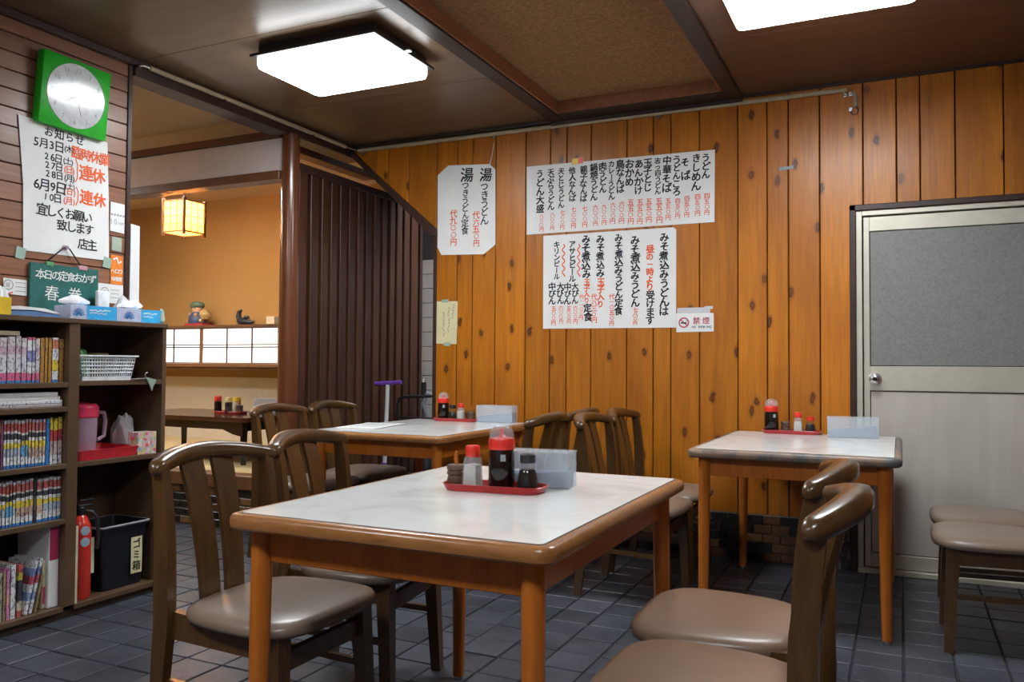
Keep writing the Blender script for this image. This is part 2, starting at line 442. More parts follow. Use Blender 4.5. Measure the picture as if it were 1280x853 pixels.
for x0, x1 in zip(seams[:-1], seams[1:]):
    a, b = x0+g, x1-g
    if x1 <= -2.68: poly = [(a, diag(a)+.012), (b, diag(b)+.012), (b, CZ+.05), (a, CZ+.05)]
    elif x1 <= DX0 or x0 >= DX1: poly = [(a, BR), (b, BR), (b, CZ+.05), (a, CZ+.05)]
    elif x0 < DX0: poly = [(a, BR), (DX0-.001, BR), (DX0-.001, DZ+.001), (b, DZ+.001), (b, CZ+.05), (a, CZ+.05)]
    elif x1 > DX1: poly = [(a, DZ), (DX1, DZ), (DX1, BR), (b, BR), (b, CZ+.05), (a, CZ+.05)]
    else: poly = [(a, DZ+.001), (b, DZ+.001), (b, CZ+.05), (a, CZ+.05)]
    cx = (a+b)/2
    pb = B().prism([(p[0]-cx, p[1]) for p in poly], 'y', 0, .021)
    es = [e for e in pb.b.edges if abs(e.verts[0].co.y) < 1e-5 and abs(e.verts[1].co.y) < 1e-5 and abs(e.verts[0].co.x-e.verts[1].co.x) < 1e-5]
    bmesh.ops.bevel(pb.b, geom=es, offset=.003, segments=1, affect='EDGES')
    obj('plank', pb, M_plank, wall_back, (cx, YB+random.uniform(-.0008, .0008), 0))
def brick_run(parent, x0, x1, y, z0, z1, bw=.092, bh=.046, gr=.005):
    mes = [B().box(-bw/2+gr/2, bw/2-gr/2, -.012, .004, -bh/2+gr/2, bh/2-gr/2, .0015).mesh('brick', m) for m in M_brick]
    half = [B().box(-bw/4+gr/2, bw/4-gr/2, -.012, .004, -bh/2+gr/2, bh/2-gr/2, .0015).mesh('brick', m) for m in M_brick]
    rows = int(round((z1-z0)/bh)); bh2 = (z1-z0)/rows
    for r in range(rows):
        x = x0+bw/2
        if r % 2:
            link('brick', half[0], parent, (x0+bw/4, y, z0+bh2*(r+.5))); x += bw/2
        while x+bw/2 <= x1+.001:
            k = random.choices((0, 1, 2), (6, 3, 1.3))[0]
            link('brick', mes[k], parent, (x, y+random.uniform(-.001, .001), z0+bh2*(r+.5))); x += bw
        rest = x1-(x-bw/2)
        if rest > .03:
            link('brick', half[random.choice((0, 1))], parent, (x1-bw/4, y, z0+bh2*(r+.5)))
random.seed(11)
obj('grout_bed', B().box(-2.69, DX0-.004, YB-.003, YB+.022, 0, BR-.002), M_groutw, wall_back)
brick_run(wall_back, -2.69, DX0-.006, YB-.003, .003, BR-.004)
# cover trims: stair diagonal and the free end of the wall
t = struct('trim_1', B().prism([(-3.40, 2.515), (-3.385, 2.47), (-2.715, 1.862), (-2.685, 1.86), (-2.685, 1.905)], 'y', YB-.03, YB+.13), M_trimdark)
t = struct('trim_2', B().box(-2.71, -2.688, YB-.012, YB+.13, 0, 1.875, .002), M_trimdark)
# sloping underside of the stair behind the wall
struct('ceiling_stair', B().prism([(-3.369, 2.49), (-2.69, 1.885), (-2.69, 1.93), (-3.369, 2.535)], 'y', YB+.13, 5.25), M_trimdark)
struct('wall_corridor', B().box(-2.05, -1.98, YB+.12, 5.85, 0, 2.6), M_white)
struct('ceiling_passage', B().box(-3.78, -1.98, 5.25, 5.85, 2.56, 2.62), M_white)
# ---- grey tiled end wall of the corridor
wt = struct('wall_tiled', B().box(-3.78, -1.98, 5.756, 5.85, 0, 2.6), M_grout, 'grey tiled end wall of the passage', 'wall')
gt = B().box(-.098, .098, -.008, .004, -.057, .057, .002).mesh('wall_tile', M_gtile)
for i in range(8):
    for r in range(16): link('wall_tile', gt, wt, (-3.66+.2*i, 5.752, .06+.118*r))
# ---- clock wall: horizontal siding
wall_left = struct('wall_left', B().box(XL-.12, XL-.02, YF, 2.765, 0, CZ+.05), M_black, 'wall of dark reddish horizontal boards', 'wall')
z = 2.499
while z > .02:
    z0 = max(z-.0785, 0)
    pb = B().box(-.02, 0, -(2.765-YF)/2, (2.765-YF)/2, -(z-z0)/2+.0018, (z-z0)/2-.0018, .0028)
    obj('siding_board', pb, M_board, wall_left, (XL+random.uniform(-.001, .001), (2.765+YF)/2, (z+z0)/2)); z = z0
struct('trim_3', B().box(XL-.13, XL+.006, 2.765, 2.79, 0, CZ, .003), M_trimdark)
struct('trim_4', B().box(XL-.02, XL+.03, YF, 2.79, 2.478, CZ, .004), M_trimdark)
# ---- ceiling: plywood bays left and right, sunk middle bay, beams
ceil_ = struct('ceiling', B().box(XL-.1, XR+.1, YF-.1, YB+.12, CZ+.07, CZ+.12), M_black, 'brown plywood ceiling with dark beams', 'ceiling')
ys = [YF, -.8, .1, 1.0, 1.9, 2.81, 3.72, 4.56]
for y0, y1 in zip(ys[:-1], ys[1:]):
    obj('ceiling_panel', B().box(-.742, .742, -(y1-y0)/2+.001, (y1-y0)/2-.001, 0, .02, .0015), M_ply, ceil_, (XL+.743, (y0+y1)/2, CZ))
    obj('ceiling_panel', B().box(-(XR+.765)/2, (XR+.765)/2, -(y1-y0)/2+.001, (y1-y0)/2-.001, 0, .02, .0015), M_ply2, ceil_, ((XR-.765)/2, (y0+y1)/2, CZ))
obj('coffer_panel', B().box(-1.80, -.83, YF, 4.40, CZ+.055, CZ+.07), M_cork, ceil_)
obj('beam', B().box(-1.885, -1.80, YF, YB, CZ-.02, CZ+.068, .003), M_beam, ceil_)
obj('beam', B().box(-.845, -.765, YF, YB, CZ-.02, CZ+.068, .003), M_beam, ceil_)
obj('beam', B().box(-1.80, -.845, 4.395, YB, CZ-.018, CZ+.068, .003), M_beam, ceil_)
obj('coffer_trim', B().box(-1.799, -1.787, YF, 4.394, CZ-.012, CZ+.055, .002), M_coffer, ceil_)
obj('coffer_trim', B().box(-1.787, -.847, 4.382, 4.394, CZ-.012, CZ+.055, .002), M_coffer, ceil_)
obj('coffer_trim', B().box(-.858, -.846, YF, 4.382, CZ-.012, CZ+.055, .002), M_coffer, ceil_)
struct('trim_5', B().box(-3.34, -1.885, YB-.035, YB+.0, CZ-.022, CZ, .003).box(-1.885, -.765, YB-.035, YB, CZ-.04, CZ-.019).box(-.765, XR, YB-.012, YB, CZ-.012, CZ), M_beam)
# ---- opening beam over the entrance of the tatami corner
struct('trim_6', B().box(XL-.11, XL+.02, 2.79, YB+.1, 2.433, CZ+.06, .004), M_trimdark)
# ---- unseen walls that close the room, window behind the camera
wr = struct('wall_right', B().box(XR, XR+.1, YF, YB+.1, 0, CZ+.05), M_board)
WX0, WX1, WZ0, WZ1 = -2.6, 1.3, .75, 2.1
wf = struct('wall_front', B().box(XL-.1, WX0, YF-.1, YF, 0, CZ+.05).box(WX1, XR+.1, YF-.1, YF, 0, CZ+.05).box(WX0, WX1, YF-.1, YF, 0, WZ0).box(WX0, WX1, YF-.1, YF, WZ1, CZ+.05), M_board)
win = struct('window_1', B().box(WX0, WX1, YF-.07, YF-.03, WZ0, WZ0+.05).box(WX0, WX1, YF-.07, YF-.03, WZ1-.05, WZ1).box(WX0, WX0+.05, YF-.07, YF-.03, WZ0, WZ1).box(WX1-.05, WX1, YF-.07, YF-.03, WZ0, WZ1).box(-.68, -.62, YF-.07, YF-.03, WZ0, WZ1), M_alu)
for x0, x1 in ((WX0+.05, -.68), (-.62, WX1-.05)):
    obj('pane', B().box(x0, x1, YF-.055, YF-.05, WZ0+.05, WZ1-.05), M_glass, win)
# ---- tatami corner: platform, lintel panel, walls, ceiling
PY, PZ, TY = 3.93, .338, 5.75
pl = struct('floor_tatami', B().box(-7.1, XL-.05, PY+.02, TY, 0, PZ-.055), M_black, 'raised tatami platform with wooden edge and brick front', 'platform')
obj('edge_beam', B().box(-7.1, XL-.03, PY-.02, PY+.1, .25, PZ, .005), M_bambo, pl)
obj('grout_bed', B().box(-7.1, XL-.05, PY, PY+.02, 0, .25), M_groutw, pl)
random.seed(5); brick_run(pl, -5.6, XL-.06, PY, .003, .25)
for x0, x1 in ((-7.1, -6.0), (-6.0, -5.1), (-5.1, -4.2), (-4.2, XL-.05)):
    obj('tatami_mat', B().box(x0+.002, x1-.002, PY+.1, TY-.002, PZ-.05, PZ-.004, .003), M_tatami, pl)
struct('wall_tatami', B().box(-7.1, -3.78, TY, TY+.1, 0, 2.75), M_beige, 'sand coloured plaster wall behind the shoji shelf', 'wall')
struct('trim_9', B().box(-7.1, -3.78, TY-.004, TY-.0005, PZ-.004, .905), plain('cream_dado_paper', (.62, .54, .42), .8, .2, var=.03), 'cream paper dado along the foot of the tatami wall', 'dado')
struct('wall_tatami_left', B().box(-7.2, -7.1, 2.6, TY+.1, 0, 2.75), M_beige)
struct('wall_passage', B().box(-7.1, XL-.12, 2.62, 2.7, 0, 2.75), M_beige)
struct('ceiling_tatami', B().box(-7.1, XL-.11, 2.62, TY+.1, 2.56, 2.62), M_beigec, 'beige papered ceiling over the tatami corner', 'ceiling')
lp = struct('wall_lintel', B().box(-7.1, XL-.06, PY, PY+.06, 2.222, 2.425), M_white, 'pale plaster lintel panel between two brown rails', 'wall')
obj('lower_rail', B().box(-7.1, XL-.06, PY-.025, PY+.085, 2.168, 2.222, .003), M_kamoi, lp)
obj('upper_rail', B().box(-7.1, XL-.06, PY-.02, PY+.06, 2.425, 2.56, .003), M_beigec, lp)
obj('upper_strip', B().box(-7.1, XL-.06, PY-.03, PY+.07, 2.425, 2.47, .003), M_kamoi, lp)
struct('trim_7', B().box(-3.66, -3.56, 4.05, 5.1, 2.42, 2.47, .003), M_kamoi)
# round corner post
pb = B().tube([(XL-.005, 3.95, 0), (XL-.005, 3.95, 1.2), (XL-.005, 3.95, 2.44)], [.064, .060, .053], 28)
struct('trim_8', pb, M_post, 'round polished wooden post at the tatami corner', 'post')
# slatted screen
sc = struct('wall_slatted', B().box(XL-.075, XL-.05, 4.02, 5.47, .0, 2.26), M_black, 'dark brown vertical slat screen', 'partition')
ed = [373, 386, 388, 400.5, 402, 412.6, 413.7, 424, 425, 435.7, 436.5, 446.4, 447.5, 456.8, 458, 466.6, 468, 477, 478, 486, 487.7, 495.6, 496.4, 504.6, 505.4, 514, 514.4, 524.5]
for a, b in zip(ed[::2], ed[1::2]):
    y0, y1 = atx(a, 290, XL).y, atx(b, 290, XL).y
    obj('slat', B().box(-.05, 0, -(y1-y0)/2+.006, (y1-y0)/2-.014, 0, 2.25, .004), M_slat, sc, (XL, (y0+y1)/2, 0))
obj('head_rail', B().box(XL-.08, XL+.012, 4.01, 5.47, 2.235, 2.285, .004), M_trimdark, sc)
obj('end_post', B().box(XL-.08, XL+.008, 5.445, 5.48, 0, 2.28, .004), M_trimdark, sc)
# ---- door
dr = struct('door_1', B().box(DX0, DX0+.03, YB-.02, YB+.11, 0, DZ, .003).box(DX1-.03, DX1, YB-.02, YB+.11, 0, DZ, .003).box(DX0, DX1, YB-.02, YB+.11, DZ-.03, DZ, .003), M_trimdark,
            'pale aluminium door with frosted glass in a dark frame', 'door')
obj('jamb', B().box(DX0+.03, DX0+.058, YB-.006, YB+.1, 0, DZ-.03, .002), M_alu, dr)
obj('jamb', B().box(DX1-.058, DX1-.03, YB-.006, YB+.1, 0, DZ-.03, .002), M_alu, dr)
obj('head_jamb', B().box(DX0+.058, DX1-.058, YB-.006, YB+.1, DZ-.056, DZ-.03, .002), M_alu, dr)
LX0, LX1, LZ1 = DX0+.064, DX1-.064, DZ-.062
yd = YB+.012
obj('stile', B().box(LX0, LX0+.028, yd, yd+.035, .03, LZ1, .002), M_alu, dr)
obj('stile', B().box(LX1-.028, LX1, yd, yd+.035, .03, LZ1, .002), M_alu, dr)
obj('top_rail', B().box(LX0+.028, LX1-.028, yd, yd+.035, 1.733, LZ1, .002), M_alu, dr)
obj('middle_rail', B().box(LX0+.028, LX1-.028, yd-.004, yd+.035, .918, 1.043, .003), M_alu, dr)
obj('bottom_rail', B().box(LX0+.028, LX1-.028, yd-.004, yd+.035, .03, .10, .003), M_alu, dr)
obj('gasket', B().box(LX0+.028, LX1-.028, yd+.016, yd+.03, 1.043, 1.733).box(LX0+.028, LX1-.028, yd+.016, yd+.03, .10, .918), M_black, dr)
obj('pane', B().box(LX0+.032, LX1-.032, yd+.008, yd+.016, 1.047, 1.729), M_frost, dr)
obj('kick_panel', B().box(LX0+.032, LX1-.032, yd+.006, yd+.016, .104, .914), M_alup, dr)
kn = obj('knob', B().lathe([(.03, 0), (.03, .006), (.014, .01), (.014, .03), (.024, .036), (.027, .05), (.024, .06), (.012, .064), (.001, .064)], seg=24).xf(Matrix.Translation((-.115, yd-.004, .978)) @ Matrix.Rotation(R(90), 4, 'X')), M_metal, dr)
obj('keyhole', B().lathe([(.010, .064), (.010, .066), (.001, .066)], seg=12).xf(Matrix.Translation((-.115, yd-.004, .978)) @ Matrix.Rotation(R(90), 4, 'X')), M_black, kn)
obj('threshold', B().box(DX0+.03, DX1-.03, YB-.02, YB+.1, 0, .028, .003), M_alu, dr)
struct('wall_behind_door', B().box(DX0, DX1, YB+.1, YB+.13, 0, DZ), M_black)

# ================================================================== LAMPS
def ceiling_lamp(x0, x1, y0, y1, label, zb=2.408):
    cx, cy = (x0+x1)/2, (y0+y1)/2; t = thing('ceiling_lamp', label, 'lamp', (cx, cy, zb), 0, 'square ceiling lamps'); hx, hy = (x1-x0)/2, (y1-y0)/2
    top = (CZ if x0 > XL and y0 < YB else 2.56)-zb
    obj('diffuser', B().loft([[(x*s, y*s2, z) for x, y in rrect(-hx, hx, -hy, hy, .03)] for s, s2, z in ((.985, .98, 0), (.99, .985, .006))]), M_lamp, t)
    obj('skirt', B().loft([[(x*s, y*s2, z) for x, y in rrect(-hx, hx, -hy, hy, .03)] for s, s2, z in ((.99, .985, .0062), (1, 1, .014), (1, 1, .045))]), M_skirt, t)
    obj('frame', B().box(-hx-.018, hx+.018, -hy-.018, hy+.018, .046, .06, .003).box(-hx+.01, hx-.01, -hy+.01, hy-.01, .06, top, .004), M_lampb, t)
    for s in (-1, 1):
        obj('latch', B().box(s*(hx+.018), s*(hx+.04), -.012, .012, .048, .056), M_metal, t)
    return t
ceiling_lamp(-2.695, -2.035, 2.895, 3.36, 'glowing white square ceiling lamp in dark frame, nearer the green clock')
ceiling_lamp(-.595, .065, 2.93, 3.40, 'glowing white ceiling lamp cut off by the top edge, near the door')
ceiling_lamp(-2.695, -2.035, -.15, .31, 'white square ceiling lamp behind the camera on the left')
ceiling_lamp(-.595, .065, -.15, .31, 'white square ceiling lamp behind the camera on the right')

ceiling_lamp(-6.2, -5.54, 3.05, 3.5, 'added unseen ceiling lamp brightening the passage behind the boarded wall', 2.30)  # added out of view to brighten the lintel panel and passage ceiling
ceiling_lamp(-2.75, -2.15, 5.32, 5.68, 'added unseen ceiling lamp lighting the tiled passage behind the planks', 2.45)  # added out of sight so that the grey tiles are lit
ceiling_lamp(-5.6, -4.94, 4.2, 4.65, 'added unseen ceiling lamp brightening the tatami corner', 2.45)  # extra lamp hidden by the lintel, added to brighten the plaster wall
# ================================================================== CHAIRS
def make_chair(name, label, vinyl):
    t = thing(name, label, 'chair', group='wooden dining chairs with padded seats')
    # padded seat
    def outline(s, z):
        pts = []
        for i in range(44):
            a = 2*math.pi*i/44; ca, sa = math.cos(a), math.sin(a); e = 3.8
            k = (abs(ca)**e+abs(sa)**e)**(-1/e); x = ca*k; y = sa*k
            hw = .222+.008*x-.014*max(0, -x)
            pts.append((x*.203*s+.010, y*hw*s, z))
        return pts
    obj('seat', B().loft([outline(.94, .378), outline(.985, .380), outline(1.0, .389), outline(.997, .399), outline(.97, .408), outline(.88, .416), outline(.6, .421), outline(.25, .423)]), vinyl, t, ang=60)
    # rear posts run from the floor to the crest rail
    for s in (-1, 1):
        pts = [(-.246, 0), (-.228, .16), (-.212, .36), (-.208, .45), (-.210, .58), (-.221, .70), (-.232, .768)]
        rings = []
        for k, (x, z) in enumerate(pts):
            d = (.017, .020, .025, .026, .024, .021, .018)[k]; y0 = s*(.190+(.004 if k > 2 else 0)); wdt = (.012, .0135, .0145, .0145, .014, .0135, .013)[k]
            rings.append([(x-d, y0-wdt, z), (x+d, y0-wdt, z), (x+d, y0+wdt, z), (x-d, y0+wdt, z)])
        obj('rear_leg', B().loft(rings).bevel(.004, 2, 50), M_chair, t)
        # front legs
        rings = []
        for z, x, y, h in ((0, .162, .184, .0165), (.2, .152, .176, .0195), (.379, .142, .168, .0225)):
            rings.append([(x-h, s*y-h, z), (x+h, s*y-h, z), (x+h, s*y+h, z), (x-h, s*y+h, z)])
        obj('front_leg', B().loft(rings).bevel(.004, 2, 50), M_chair, t)
        obj('side_rail', B().prism([(-.19, .328), (.122, .318), (.122, .376), (-.19, .398)], 'y', s*.176-.011, s*.176+.011).bevel(.002, 1), M_chair, t)
        obj('stretcher', B().prism([(-.215, .205), (.145, .195), (.145, .213), (-.215, .223)], 'y', s*.18-.008, s*.18+.008).bevel(.003, 2), M_chair, t)
    obj('front_rail', B().box(.132, .152, -.148, .148, .284, .335, .002), M_chair, t)
    obj('rear_rail', B().box(-.216, -.194, -.178, .178, .33, .372, .002), M_chair, t)
    # bowed crest rail: ends forward, middle back and higher
    rings = []
    n = 22
    us = [-.9+1.8*i/18 for i in range(19)]; ends = [.93, .955, .975, .99, .998]
    for u in [-e for e in ends[::-1]]+us+ends:
        y = .226*u; bow = 1-u*u
        x = -.216-.070*bow; z = .762+.030*bow
        endk = math.sqrt(max(.01, 1-((abs(u)-.9)/.1)**2)) if abs(u) > .9 else 1
        hw = (.020+.010*bow)*endk; hh = (.0195+.004*bow)*endk
        # direction across the rail in plan
        tx, ty = .15*u/.224, 1.0; L = math.hypot(tx, ty); nx, ny = ty/L, -tx/L
        ring = []
        for k in range(14):
            a = 2*math.pi*k/14; ca, sa = math.cos(a), math.sin(a); q = (abs(ca)**4+abs(sa)**4)**(-1/4)
            ring.append((x+nx*hw*ca*q, y+ny*hw*ca*q, z+hh*sa*q))
        rings.append(ring)
    obj('crest_rail', B().loft(rings), M_chair, t, ang=60)
    # two broad splats, closer together at the seat
    for s in (-1, 1):
        rings = []
        for k in range(8):
            f = k/7; z = .372+.403*f; x = -.200-.004*math.sin(f*3.14)-.074*f**2
            c = s*(.044+.012*f); hw = .033+.006*f; th = .006
            rings.append([(x-th, c-hw, z), (x+th, c-hw, z), (x+th, c+hw, z), (x-th, c+hw, z)])
        obj('splat', B().loft(rings).bevel(.002, 1, 50), M_chair, t)
    return t
chairA = make_chair('dining_chair', 'brown wooden chair at the left corner of the nearest table, closest to camera', M_vinyl)
chairA.location = (-1.51, 1.745, 0)
dup(chairA, (-1.57, 2.25, 0), R(7), 'second chair on the left of the nearest table, its crest touching the front chair')
chairR = make_chair('dining_chair', 'right foreground chair with brown padded seat cut off by the bottom edge', M_vinyl2)
chairR.location = (-.36, 1.672, 0); chairR.rotation_euler = (0, 0, R(180))
dup(chairR, (-.405, 2.13, 0), R(180), 'chair behind the cut-off foreground chair, its brown seat fully visible')
dup(chairA, (.315, 3.605, 0), R(180), 'nearer of two chairs before the aluminium door, backrest out of frame')
dup(chairA, (.325, 4.065, 0), R(180), 'farther of two chairs before the aluminium door, seat against the panel')
dup(chairA, (-1.08, 3.705, 0), 0, 'chair left of the right table, back to the wall table, nearer one')
dup(chairA, (-1.08, 4.17, 0), 0, 'chair left of the right table, closest to the plank wall')
dup(chairA, (-1.77, 3.65, 0), R(180), 'chair right of the wall table, dark splats against the planks, nearer one')
dup(chairA, (-1.77, 4.12, 0), R(180), 'chair right of the wall table, mostly hidden, next to the plank wall')
dup(chairA, (-2.90, 3.60, 0), 0, 'chair left of the wall table, in front of the low lacquer table')
dup(chairA, (-2.90, 4.08, 0), 0, 'chair left of the wall table, in front of the slat screen')

# ================================================================== TABLES
TW, TL, TH = .7483, 1.0096, .70
def make_table(name, label, x, y, rim):
    t = thing(name, label, 'table', (x+TW/2, y+TL/2, 0), 0, 'white topped dining tables'); hx, hy = TW/2, TL/2; e = .027
    prof = [(e-.010, -.036), (e-.002, -.030), (e, -.020), (e-.001, -.010), (e-.006, -.003), (e-.013, -.0005), (0, -.0005)]
    obj('rim', B().loft([[(p[0], p[1], TH+dz) for p in rrect(-hx-d, hx+d, -hy-d, hy+d, .012+d)] for d, dz in prof]), rim, t)
    obj('seam', B().prism(rrect(-hx-.001, hx+.001, -hy-.001, hy+.001, .013), 'z', TH-.002, TH+.0002), M_seam, t)
    obj('tabletop', B().prism(rrect(-hx+.0015, hx-.0015, -hy+.0015, hy-.0015, .012), 'z', TH-.002, TH+.0012), M_lam, t)
    ax, ay = hx-.045, hy-.045
    for s in (-1, 1):
        obj('apron', B().box(-ax, ax, s*ay-.011, s*ay+.011, .588, .665, .002), M_table, t)
        obj('apron', B().box(s*ax-.011, s*ax+.011, -ay, ay, .588, .665, .002), M_table, t)
    for sx in (-1, 1):
        for sy in (-1, 1):
            px, py = sx*(hx-.036), sy*(hy-.036)
            l = obj('leg', B().tube([(px, py, .664), (px+sx*.002, py+sy*.002, .42), (px+sx*.006, py+sy*.006, .012)], [.0245, .0235, .0185], 20), M_table, t)
            obj('foot_cap', B().tube([(px+sx*.006, py+sy*.006, .014), (px+sx*.006, py+sy*.006, 0)], [.013, .013], 14), M_metal, l)
    return t
make_table('dining_table', 'nearest white topped table with beech legs, in the centre foreground', -1.357, 1.432, M_rim)
make_table('dining_table', 'white topped table with a grey worn rim beside the aluminium door', -.769, 3.387, M_rim2)
make_table('dining_table', 'farthest white topped table with a newspaper, before the slat screen', -2.703, 3.35, M_rim)

# ================================================================== TABLE SETS
def tray(x, y, z, rz, where, mat=M_tray, L=.285, D=.108):
    def rr(s, zz): return [(p[0], p[1], zz) for p in rrect(-L/2*s, L/2*s, -D/2*s, D/2*s, D/2*s*.72, 6)]
    o = obj('condiment_tray', B().loft([rr(.90, 0), rr(.93, .001), rr(1.0, .016), rr(1.015, .0175), rr(1.0, .019), rr(.965, .0175), rr(.90, .004), rr(.3, .004)]), mat, None, (x, y, z), rz)
    tag(o, 'small red plastic tray holding condiments '+where, 'tray', 'red condiment trays'); return z+.0045
def dome_bottle(x, y, z, k, where):
    t = thing('sauce_bottle', 'tall black sauce bottle with red collar '+where, 'bottle', (x, y, z), 0, 'soy sauce bottles with red collars'); h = k
    obj('body', B().lathe([(.034*h, 0), (.036*h, .004*h), (.036*h, .06*h), (.0345*h, .098*h), (.033*h, .108*h)], seg=24), M_soy, t)
    obj('collar', B().lathe([(.0355*h, .108*h), (.0365*h, .112*h), (.0365*h, .132*h), (.034*h, .138*h), (.02*h, .140*h)], seg=24), M_redcap, t)
    obj('spout', B().lathe([(.016*h, .139*h), (.006*h, .148*h), (.005*h, .163*h), (.002*h, .165*h)], seg=12), M_redcap, t)
    obj('dome', B().lathe([(.0345*h, .137*h), (.034*h, .15*h), (.029*h, .163*h), (.019*h, .172*h), (.006*h, .1765*h), (.001*h, .177*h)], seg=24), M_clear, t)
    obj('label', B().box(-.007*h, .007*h, -.0368*h, -.0355*h, .078*h, .096*h).xf(Matrix.Rotation(R(32), 4, 'Z')), M_grey, t)
def shaker(x, y, z, k, where, cap=M_redcap, capn='red'):
    t = thing('seasoning_shaker', f'{capn} capped glass shaker of pale seasoning '+where, 'shaker', (x, y, z), 0, 'seasoning shakers'); h = k
    b = obj('jar', B().lathe([(.024*h, 0), (.025*h, .003*h), (.021*h, .07*h), (.019*h, .08*h), (.018*h, .084*h)], seg=16, sq=5), M_clear, t)
    obj('seasoning', B().lathe([(.022*h, .003*h), (.0195*h, .062*h), (.01*h, .064*h)], seg=16, sq=5), M_salt, b)
    obj('cap', B().lathe([(.0185*h, .083*h), (.0195*h, .085*h), (.0195*h, .110*h), (.017*h, .114*h), (.004*h, .115*h)], seg=20), cap, t)
def cruet(x, y, z, k, where, cap=M_blkcap, capn='black'):
    t = thing('soy_cruet', f'small squat soy cruet with {capn} cap '+where, 'cruet', (x, y, z), 0, 'small soy cruets'); h = k
    b = obj('jar', B().lathe([(.027*h, 0), (.0295*h, .004*h), (.030*h, .016*h), (.024*h, .05*h), (.0195*h, .062*h), (.0185*h, .074*h)], seg=24), M_glass, t)
    obj('sauce', B().lathe([(.026*h, .003*h), (.0285*h, .016*h), (.023*h, .048*h), (.0185*h, .056*h), (.004*h, .0565*h)], seg=24), M_soy, b)
    obj('cap', B().lathe([(.020*h, .073*h), (.021*h, .076*h), (.0205*h, .094*h), (.016*h, .096*h), (.003*h, .096*h)], seg=20), cap, t)
def pot(x, y, z, k, where):
    t = thing('spice_pot', 'brown turned spice pot with a tiny spoon '+where, 'pot', (x, y, z), 0, 'brown spice pots'); h = k
    obj('body', B().lathe([(.020*h, 0), (.0235*h, .006*h), (.0245*h, .018*h), (.022*h, .028*h), (.0215*h, .030*h), (.025*h, .033*h), (.025*h, .040*h), (.022*h, .0425*h)], seg=22), M_pot, t)
    obj('lid', B().lathe([(.0215*h, .0425*h), (.025*h, .045*h), (.0255*h, .054*h), (.023*h, .058*h), (.004*h, .059*h)], seg=22), M_pot, t)
    obj('spoon', B().tube([(.002*h, 0, .055*h), (-.001*h, 0, .075*h), (.002*h, 0, .094*h)], [.004*h, .0058*h, .0042*h], 8), M_table, t)
def napkin_box(x, y, z, rz, where, L=.225, D=.085, H=.095, n=.6):
    t = thing('napkin_box', 'cloudy plastic box of blue paper napkins '+where, 'box', (x, y, z), rz, 'clear napkin boxes'); w_ = .0025
    bb = B().box(-L/2, L/2, -D/2, D/2, 0, w_)
    bb.box(-L/2, L/2, -D/2, -D/2+w_, w_, H, .0008).box(-L/2, L/2, D/2-w_, D/2, w_, H, .0008)
    bb.box(-L/2, -L/2+w_, -D/2+w_, D/2-w_, w_, H).box(L/2-w_, L/2, -D/2+w_, D/2-w_, w_, H)
    obj('shell', bb, M_cloud, t)
    obj('lid', B().box(-L/2-.002, L/2+.002, -D/2-.002, D/2+.002, H, H+.004, .001), M_cloud, t)
    obj('napkins', B().prism([(-L/2+.006, w_), (L/2-.006, w_), (L/2-.006, H*n), (-L/2+.006, H*n*.62)], 'y', -D/2+.008, D/2-.008), M_napkin, t)
TZ = TH+.0014
W1 = 'on the nearest table'; W2 = 'on the table beside the door'; W3 = 'on the farthest table by the wall'; W4 = 'on the low lacquer table'
tz = tray(-.985, 1.985, TZ, R(6), W1)
pot(-1.105, 1.985, tz, 1.0, W1); shaker(-1.048, 1.975, tz, 1.0, W1); dome_bottle(-.972, 1.997, tz, .98, W1); cruet(-.895, 1.998, tz, 1.0, W1)
napkin_box(-.930, 2.115, TZ, R(6), W1, n=.5)
tz = tray(-.495, 4.335, TZ, R(2), W2)
dome_bottle(-.592, 4.337, tz, .96, W2); pot(-.525, 4.352, tz, .95, W2); shaker(-.462, 4.325, tz, .92, W2); cruet(-.405, 4.332, tz, .88, W2, M_redcap, 'red')
napkin_box(-.207, 4.245, TZ, R(4), W2)
tz = tray(-2.385, 4.285, TZ, R(3), W3)
dome_bottle(-2.475, 4.285, tz, .94, W3); cruet(-2.407, 4.275, tz, .95, W3); shaker(-2.35, 4.275, tz, .9, W3); pot(-2.292, 4.295, tz, .95, W3)
napkin_box(-2.135, 4.318, TZ, R(4), W3)
# folded newspaper
nb = B(); n_ = 10
for k in range(4):
    a = []
    nb.box(-.105, .105+.004*k, -.20, .20-.006*k, .0015*k, .0015*k+.0011)
np_ = obj('newspaper', nb, M_paper, None, (-2.585, 3.70, TZ), R(9)); tag(np_, 'folded white newspaper lying on the farthest table', 'newspaper')
ik = Ink((0, 0, .0064), (1, 0, 0), (0, 1, 0))
random.seed(21)
for c in range(4):
    for r in range(16): ik.stroke([(-.09+.047*c, .17-.02*r), (-.055+.047*c, .17-.02*r)], .006)
ik.build('newsprint', M_grey, np_)

# ================================================================== BOOKSHELF
SX, SB, SY0, SY1 = -3.05, -3.355, 1.50, 2.738
sh = thing('bookshelf', 'dark wooden bookshelf full of comics against the boarded wall', 'bookshelf', (SX, (SY0+SY1)/2, 0))
def sp(name, b, m=M_shelf): return obj(name, b.xf(Matrix.Translation((-SX, -(SY0+SY1)/2, 0))), m, sh)
sp('side_panel', B().box(SB, SX, SY1-.022, SY1, 0, 1.196, .001), M_shelfedge)
sp('side_panel', B().box(SB, SX, SY0, SY0+.022, 0, 1.196, .001), M_shelfedge)
sp('divider', B().box(SB+.012, SX, 2.250, 2.298, .05, 1.196, .001), M_shelfedge)
sp('top_panel', B().box(SB, SX+.006, SY0-.004, SY1+.004, 1.196, 1.216, .002), M_shelfedge)
sp('back_panel', B().box(SB, SB+.012, SY0+.022, SY1-.022, .05, 1.196))
sp('plinth', B().box(SB, SX-.03, SY0+.022, SY1-.022, 0, .03))
